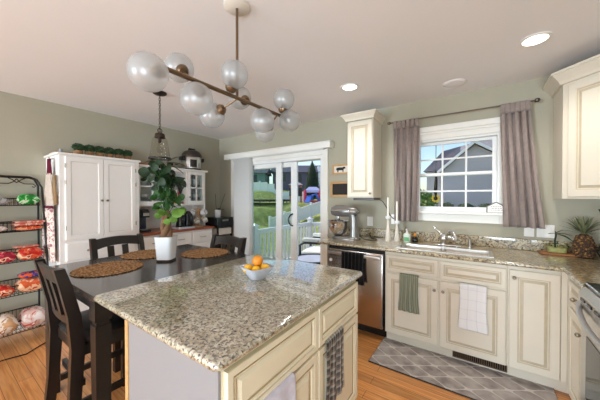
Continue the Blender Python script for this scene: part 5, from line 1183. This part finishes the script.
# ================================================================== wire rack of snacks
rk = thing('wire_rack', 'black iron bakers rack with five wire shelves at the left wall', 'rack', (.25, -2.75, 0))
RY0, RY1 = -3.06, -2.425
def front_x(z): return .12 + (.50 - .12) * (1 - z / 1.6) ** .9
m = MB()
for yy in (RY0, RY1):
    m.tube([(.06, yy, .0), (.06, yy, 1.52), (.068, yy + (.03 if yy == RY0 else -.03), 1.585), (.075, yy + (.07 if yy == RY0 else -.07), 1.60)], .009, 8)
m.tube([(.075, RY0 + .07, 1.60), (.075, RY1 - .07, 1.60)], .009, 8); m.build('back_frame', 'iron', rk, 50)
m = MB()
for yy in (RY0, RY1):
    s_ = 1 if yy == RY0 else -1
    m.tube([(front_x(z), yy - s_ * .012, z) for z in (0, .2, .4, .7, 1.0, 1.3, 1.5)] + [(.125, yy + s_ * .02, 1.58), (.12, yy + s_ * .07, 1.605)], .009, 8)
m.tube([(.12, RY0 + .07, 1.605), (.12, RY1 - .07, 1.605)], .009, 8); m.build('front_frame', 'iron', rk, 50)
m = MB(); ymid = (RY0 + RY1) / 2
def scroll(y0, s_, zt=1.585):
    return [(.10, y0, zt), (.10, y0 + s_ * .02, zt - .03), (.10, y0 + s_ * .055, zt - .05), (.10, y0 + s_ * .12, zt - .05), (.10, y0 + s_ * .14, zt - .07), (.10, y0 + s_ * .125, zt - .085), (.10, y0 + s_ * .11, zt - .075)]
for y0 in (ymid + .155, ymid - .155):
    for s_ in (-1, 1): m.tube(scroll(y0, s_), .005, 6)
    for s_ in (-1, 1): m.tube([(.10, y0 + s_ * .0, 1.545), (.10, y0 + s_ * .03, 1.575), (.10, y0 + s_ * .06, 1.592)], .005, 6)
m.build('scrollwork', 'iron', rk, 50)
SH = [(1.315, 1.385), (1.06, 1.15), (.775, .87), (.475, .565), (.145, .25)]
for zb, zt in SH:
    m = MB(); x1 = front_x(zb) - .005; x0 = .07; ya, yb = RY0 + .012, RY1 - .012
    for z, r_ in ((zt, .006), (zb, .004)): m.tube([(x0, ya, z), (x1, ya, z), (x1, yb, z), (x0, yb, z)], r_, 6, closed=True)
    for k in range(24):
        y = ya + (yb - ya) * k / 23; m.tube([(x1, y, zt), (x1, y, zb), (x0, y, zb), (x0, y, zt)], .0022, 5)
    for k in range(1, 4): x = x0 + (x1 - x0) * k / 4; m.tube([(x, ya, zb), (x, yb, zb)], .0025, 5)
    m.build('shelf_basket', 'iron', rk, 50)
def fm(nm, cols, s=16): return patchy(nm, cols, s, .25)
wr = {'green': fm('green_bag_print', [rgb(28, 120, 44), rgb(40, 160, 62), rgb(200, 220, 190), rgb(22, 96, 40)]), 'grey': fm('grey_mesh_print', [rgb(170, 168, 166), rgb(110, 108, 108), rgb(200, 196, 192)], 40),
      'redflat': fm('coral_box_print', [rgb(206, 110, 92), rgb(226, 178, 160), rgb(176, 64, 52)]), 'orange': fm('orange_box_print', [rgb(210, 78, 40), rgb(236, 160, 120), rgb(190, 50, 36)], 30), 'wht': fm('white_bag_print', [rgb(226, 216, 210), rgb(206, 190, 184), rgb(186, 96, 80), rgb(238, 232, 226)]),
      'red1': fm('red_bag_print', [rgb(190, 38, 30), rgb(222, 96, 62), rgb(240, 206, 170), rgb(160, 24, 30)]), 'red2': fm('crimson_bag_print', [rgb(150, 24, 44), rgb(200, 60, 84), rgb(234, 190, 160), rgb(118, 18, 32)]), 'red3': fm('rust_bag_print', [rgb(176, 48, 30), rgb(226, 164, 110), rgb(120, 30, 24)]),
      'or1': fm('orange_bag_print', [rgb(220, 96, 52), rgb(240, 190, 150), rgb(196, 60, 40)]), 'blue': fm('blue_orange_print', [rgb(60, 66, 140), rgb(224, 90, 50), rgb(236, 180, 150)]), 'pnk': fm('pink_white_print', [rgb(236, 222, 216), rgb(222, 180, 168), rgb(196, 90, 84), rgb(242, 236, 230)], 12), 'brn': fm('tan_loaf_print', [rgb(206, 160, 116), rgb(232, 214, 198), rgb(170, 110, 76), rgb(240, 232, 226)], 12)}
def bag(c, sx, sy, sz, k, label, rz=PI / 2, seed=1, nm='snack_bag', cat='bag', grp='snack bags on the wire rack'): return pillow(nm, label, cat, c, sx, sy, sz * (1.22 if c[2] < .9 else 1.0), wr[k], grp, rz, 0, seed)
bag((.16, -2.52, 1.3195), .085, .06, .055, 'green', 'bright green bag on the top shelf of the wire rack', seed=1)
bag((.16, -2.73, 1.3195), .09, .06, .04, 'grey', 'grey mesh-print pack left of the green bag on the top rack shelf', seed=2)
bag((.16, -2.94, 1.3195), .085, .06, .04, 'wht', 'white pack at the far left of the top rack shelf', seed=15)
bag((.20, -2.53, 1.0645), .10, .08, .026, 'orange', 'orange pack at the right of the second rack shelf, under the coral box', seed=3)
bag((.20, -2.78, 1.0645), .11, .08, .036, 'wht', 'white and red pack at the left of the second rack shelf', seed=4)
def flat(c, sx, sy, sz, k, label):
    t = MB(); t.box(c[0] - sx, c[0] + sx, c[1] - sy, c[1] + sy, c[2], c[2] + sz, .004); return tag(t.build('flat_box', wr[k], origin=c), label, 'box', 'flat boxes on the wire rack')
flat((.20, -2.53, 1.118), .085, .10, .022, 'redflat', 'coral flat box lying on the orange pack, second rack shelf')
flat((.20, -2.52, 1.142), .08, .105, .018, 'redflat', 'upper coral flat box on the second rack shelf, topmost of its stack')
bag((.27, -2.535, .7795), .095, .09, .05, 'red1', 'bright red bag at the right of the middle rack shelf', seed=5)
bag((.27, -2.70, .7795), .075, .09, .044, 'red2', 'crimson bag in the center of the middle rack shelf', seed=6)
bag((.27, -2.86, .7795), .075, .09, .044, 'red3', 'rust bag at the left of the middle rack shelf', seed=7)
flat((.24, -2.55, .903), .06, .085, .014, 'redflat', 'flat dark-edged box lying on the bright red bag, middle rack shelf')
flat((.24, -2.80, .889), .05, .07, .012, 'brn', 'flat tan box lying on the red bags at the left of the middle rack shelf')
bag((.33, -2.535, .4795), .10, .10, .052, 'or1', 'orange bag at the right of the fourth rack shelf', seed=8)
bag((.33, -2.735, .4795), .09, .10, .042, 'red1', 'red and orange bag left of the orange bag on the fourth rack shelf', seed=9)
bag((.33, -2.93, .4795), .09, .10, .042, 'or1', 'orange pack at the far left of the fourth rack shelf', seed=16)
bag((.31, -2.53, .608), .085, .07, .024, 'blue', 'blue and orange packet lying on top of the fourth shelf orange bag', seed=10)
bag((.39, -2.53, .1495), .095, .11, .07, 'pnk', 'pink and white bag at the right of the bottom rack shelf', seed=11)
bag((.39, -2.72, .1495), .085, .11, .07, 'brn', 'tan bread bag in the center of the bottom rack shelf', seed=12)
bag((.39, -2.90, .1495), .085, .11, .066, 'wht', 'white bag at the left of the bottom rack shelf', seed=13)

t = MB().tube([(.60, -3.1, .006), (.67, -2.92, .006), (.62, -2.76, .006), (.66, -2.62, .006), (.58, -2.52, .006), (.50, -2.40, .006), (.44, -2.385, .006)], .005, 6)
tag(t.build('power_cord', 'dark', smooth=60, origin=(.6, -2.7, .001)), 'thin black power cord lying on the floor in front of the wire rack', 'cord')

# ================================================================== ceiling fittings
def can(x, y, label):
    t = thing('recessed_light', label, 'light', (x, y, H), 0, 'recessed ceiling lights')
    MB().lathe([(.085, H - .001), (.085, H - .006), (.068, H - .008), (.066, H - .002)], (x, y, 0), 36, cap=False).build('trim_ring', 'white', t, 40)
    MB().lathe([(.0, H - .0045), (.066, H - .0045), (.066, H - .0025), (.0, H - .0025)], (x, y, 0), 36).build('lens', 'light', t)
    d = bpy.data.lights.new('recessed_lamp', 'SPOT'); d.energy = 26; d.spot_size = math.radians(140); d.spot_blend = .8; d.shadow_soft_size = .06; d.color = (1, .94, .86)
    o = bpy.data.objects.new('recessed_lamp', d); COL.objects.link(o); o.location = (0, 0, -.03); o.parent = t; return t
can(4.27, -.79, 'lit recessed ceiling light near the corner cabinet'); can(2.93, -.79, 'lit recessed ceiling light above the dishwasher')
t = thing('ceiling_speaker', 'flat round white cover on the ceiling above the window', 'ceiling fitting', (3.77, -.31, H))
MB().lathe([(.0, H - .010), (.07, H - .010), (.085, H - .006), (.092, H - .001)], (3.77, -.31, 0), 36).build('cover', 'ceil', t, 40); t.name = 'ceiling_cover'
MB().lathe([(.093, H - .001), (.098, H - .006), (.102, H - .001)], (3.77, -.31, 0), 36, cap=False).build('ring', 'white', t, 40)
# glass pendant over the table
pl = thing('pendant_lamp', 'clear glass pendant lamp hanging on a chain over the table', 'lamp', (1.28, -1.755, H))
px_, py_ = 1.28, -1.755
MB().lathe([(.065, H - .001), (.065, H - .012), (.05, H - .022), (.012, H - .03), (.0, H - .03)], (px_, py_, 0), 28).build('canopy', 'darkbronze', pl, 40)
m = MB(); z = H - .03; k = 0
while z > 2.085:
    a = k * PI / 2; dx, dy = math.cos(a) * .009, math.sin(a) * .009
    m.tube([(px_ + dx * math.cos(q * 2 * PI / 10), py_ + dy * math.cos(q * 2 * PI / 10), z - .014 + .018 * math.sin(q * 2 * PI / 10)) for q in range(10)], .0028, 5, closed=True); z -= .026; k += 1
m.build('chain', 'darkbronze', pl, 60)
m = MB(); m.tube([(px_, py_ + .022 * math.cos(q * 2 * PI / 14), 2.075 + .022 * math.sin(q * 2 * PI / 14)) for q in range(14)], .004, 6, closed=True); m.lathe([(.0, 2.055), (.02, 2.055), (.045, 2.04), (.05, 2.01), (.05, 2.0), (.03, 1.998), (.0, 1.998)], (px_, py_, 0), 24); m.build('cap', 'darkbronze', pl, 40)
MB().lathe([(.05, 2.003), (.064, 2.0), (.072, 1.975), (.097, 1.795), (.094, 1.795), (.069, 1.973), (.061, 1.996)], (px_, py_, 0), 36, cap=False).build('glass_shade', 'shade', pl, 50)
m = MB(); m.lathe([(.098, 1.80), (.104, 1.80), (.105, 1.782), (.098, 1.782), (.097, 1.79)], (px_, py_, 0), 36, cap=False)
for q in range(0): pass
m.build('rim', 'iron', pl, 40)
MB().cyl((px_, py_, 1.998), (px_, py_, 1.95), .016, seg=14).build('socket', 'darkbronze', pl, 40)
MB().lathe([(.010, 1.95), (.03, 1.90), (.031, 1.875), (.02, 1.85), (.0, 1.843)], (px_, py_, 0), 20).build('bulb', 'shade', pl, 60)
# globe chandelier over the island
cd = thing('chandelier', 'bronze linear chandelier with ten frosted glass globes above the island', 'chandelier', (2.82, -2.12, H))
bx_, bz_ = 2.845, 1.952
MB().lathe([(.072, H - .001), (.072, H - .008), (.062, H - .015), (.0, H - .016)], (2.845, -2.135, 0), 32).build('canopy', 'linenwhite', cd, 40)
MB().cyl((2.845, -2.135, H - .015), (2.845, -2.135, bz_), .0075, seg=14).build('stem', 'bronze', cd, 40)
MB().cyl((bx_, -2.56, bz_), (bx_, -1.70, bz_), .0105, seg=16).build('bar', 'bronze', cd, 40)
GL = [((2.865, -2.618, 1.898), -2.53), ((2.660, -2.365, 2.076), -2.42), ((2.86, -2.398, 1.862), -2.36), ((2.665, -2.166, 1.878), -2.13), ((2.85, -2.158, 2.072), -2.19), ((2.685, -1.966, 2.04), -2.0), ((2.846, -1.93, 1.873), -1.93), ((2.68, -1.722, 1.868), -1.78), ((2.819, -1.677, 2.09), -1.73), ((2.86, -1.665, 1.935), -1.67)]
for c, ay in GL:
    c = Vector(c); c = CAM + (c - CAM) * (.965 if c.x > 2.75 else 1.0); p = Vector((bx_, ay, bz_)); d = (c - p).normalized(); Rg = .072; e = c - d * Rg
    ar = MB().cyl(p, e, .0055, seg=10).build('arm', 'bronze', cd, 40)
    q = d.to_track_quat('Z', 'Y').to_matrix()
    MB().lathe([(.008, -.022), (.020, -.02), (.030, -.006), (.032, .006), (.024, .008), (.012, .04), (.0, .045)], e, 20, mat=q).build('socket', 'bronze', ar, 40)
    th0 = .42; pr_ = [(Rg * math.sin(th0 + (PI - th0) * k / 20), -Rg * math.cos(th0 + (PI - th0) * k / 20)) for k in range(21)]
    MB().lathe(pr_, c, 36, mat=q, cap=False).build('globe', 'frost', ar, 80)
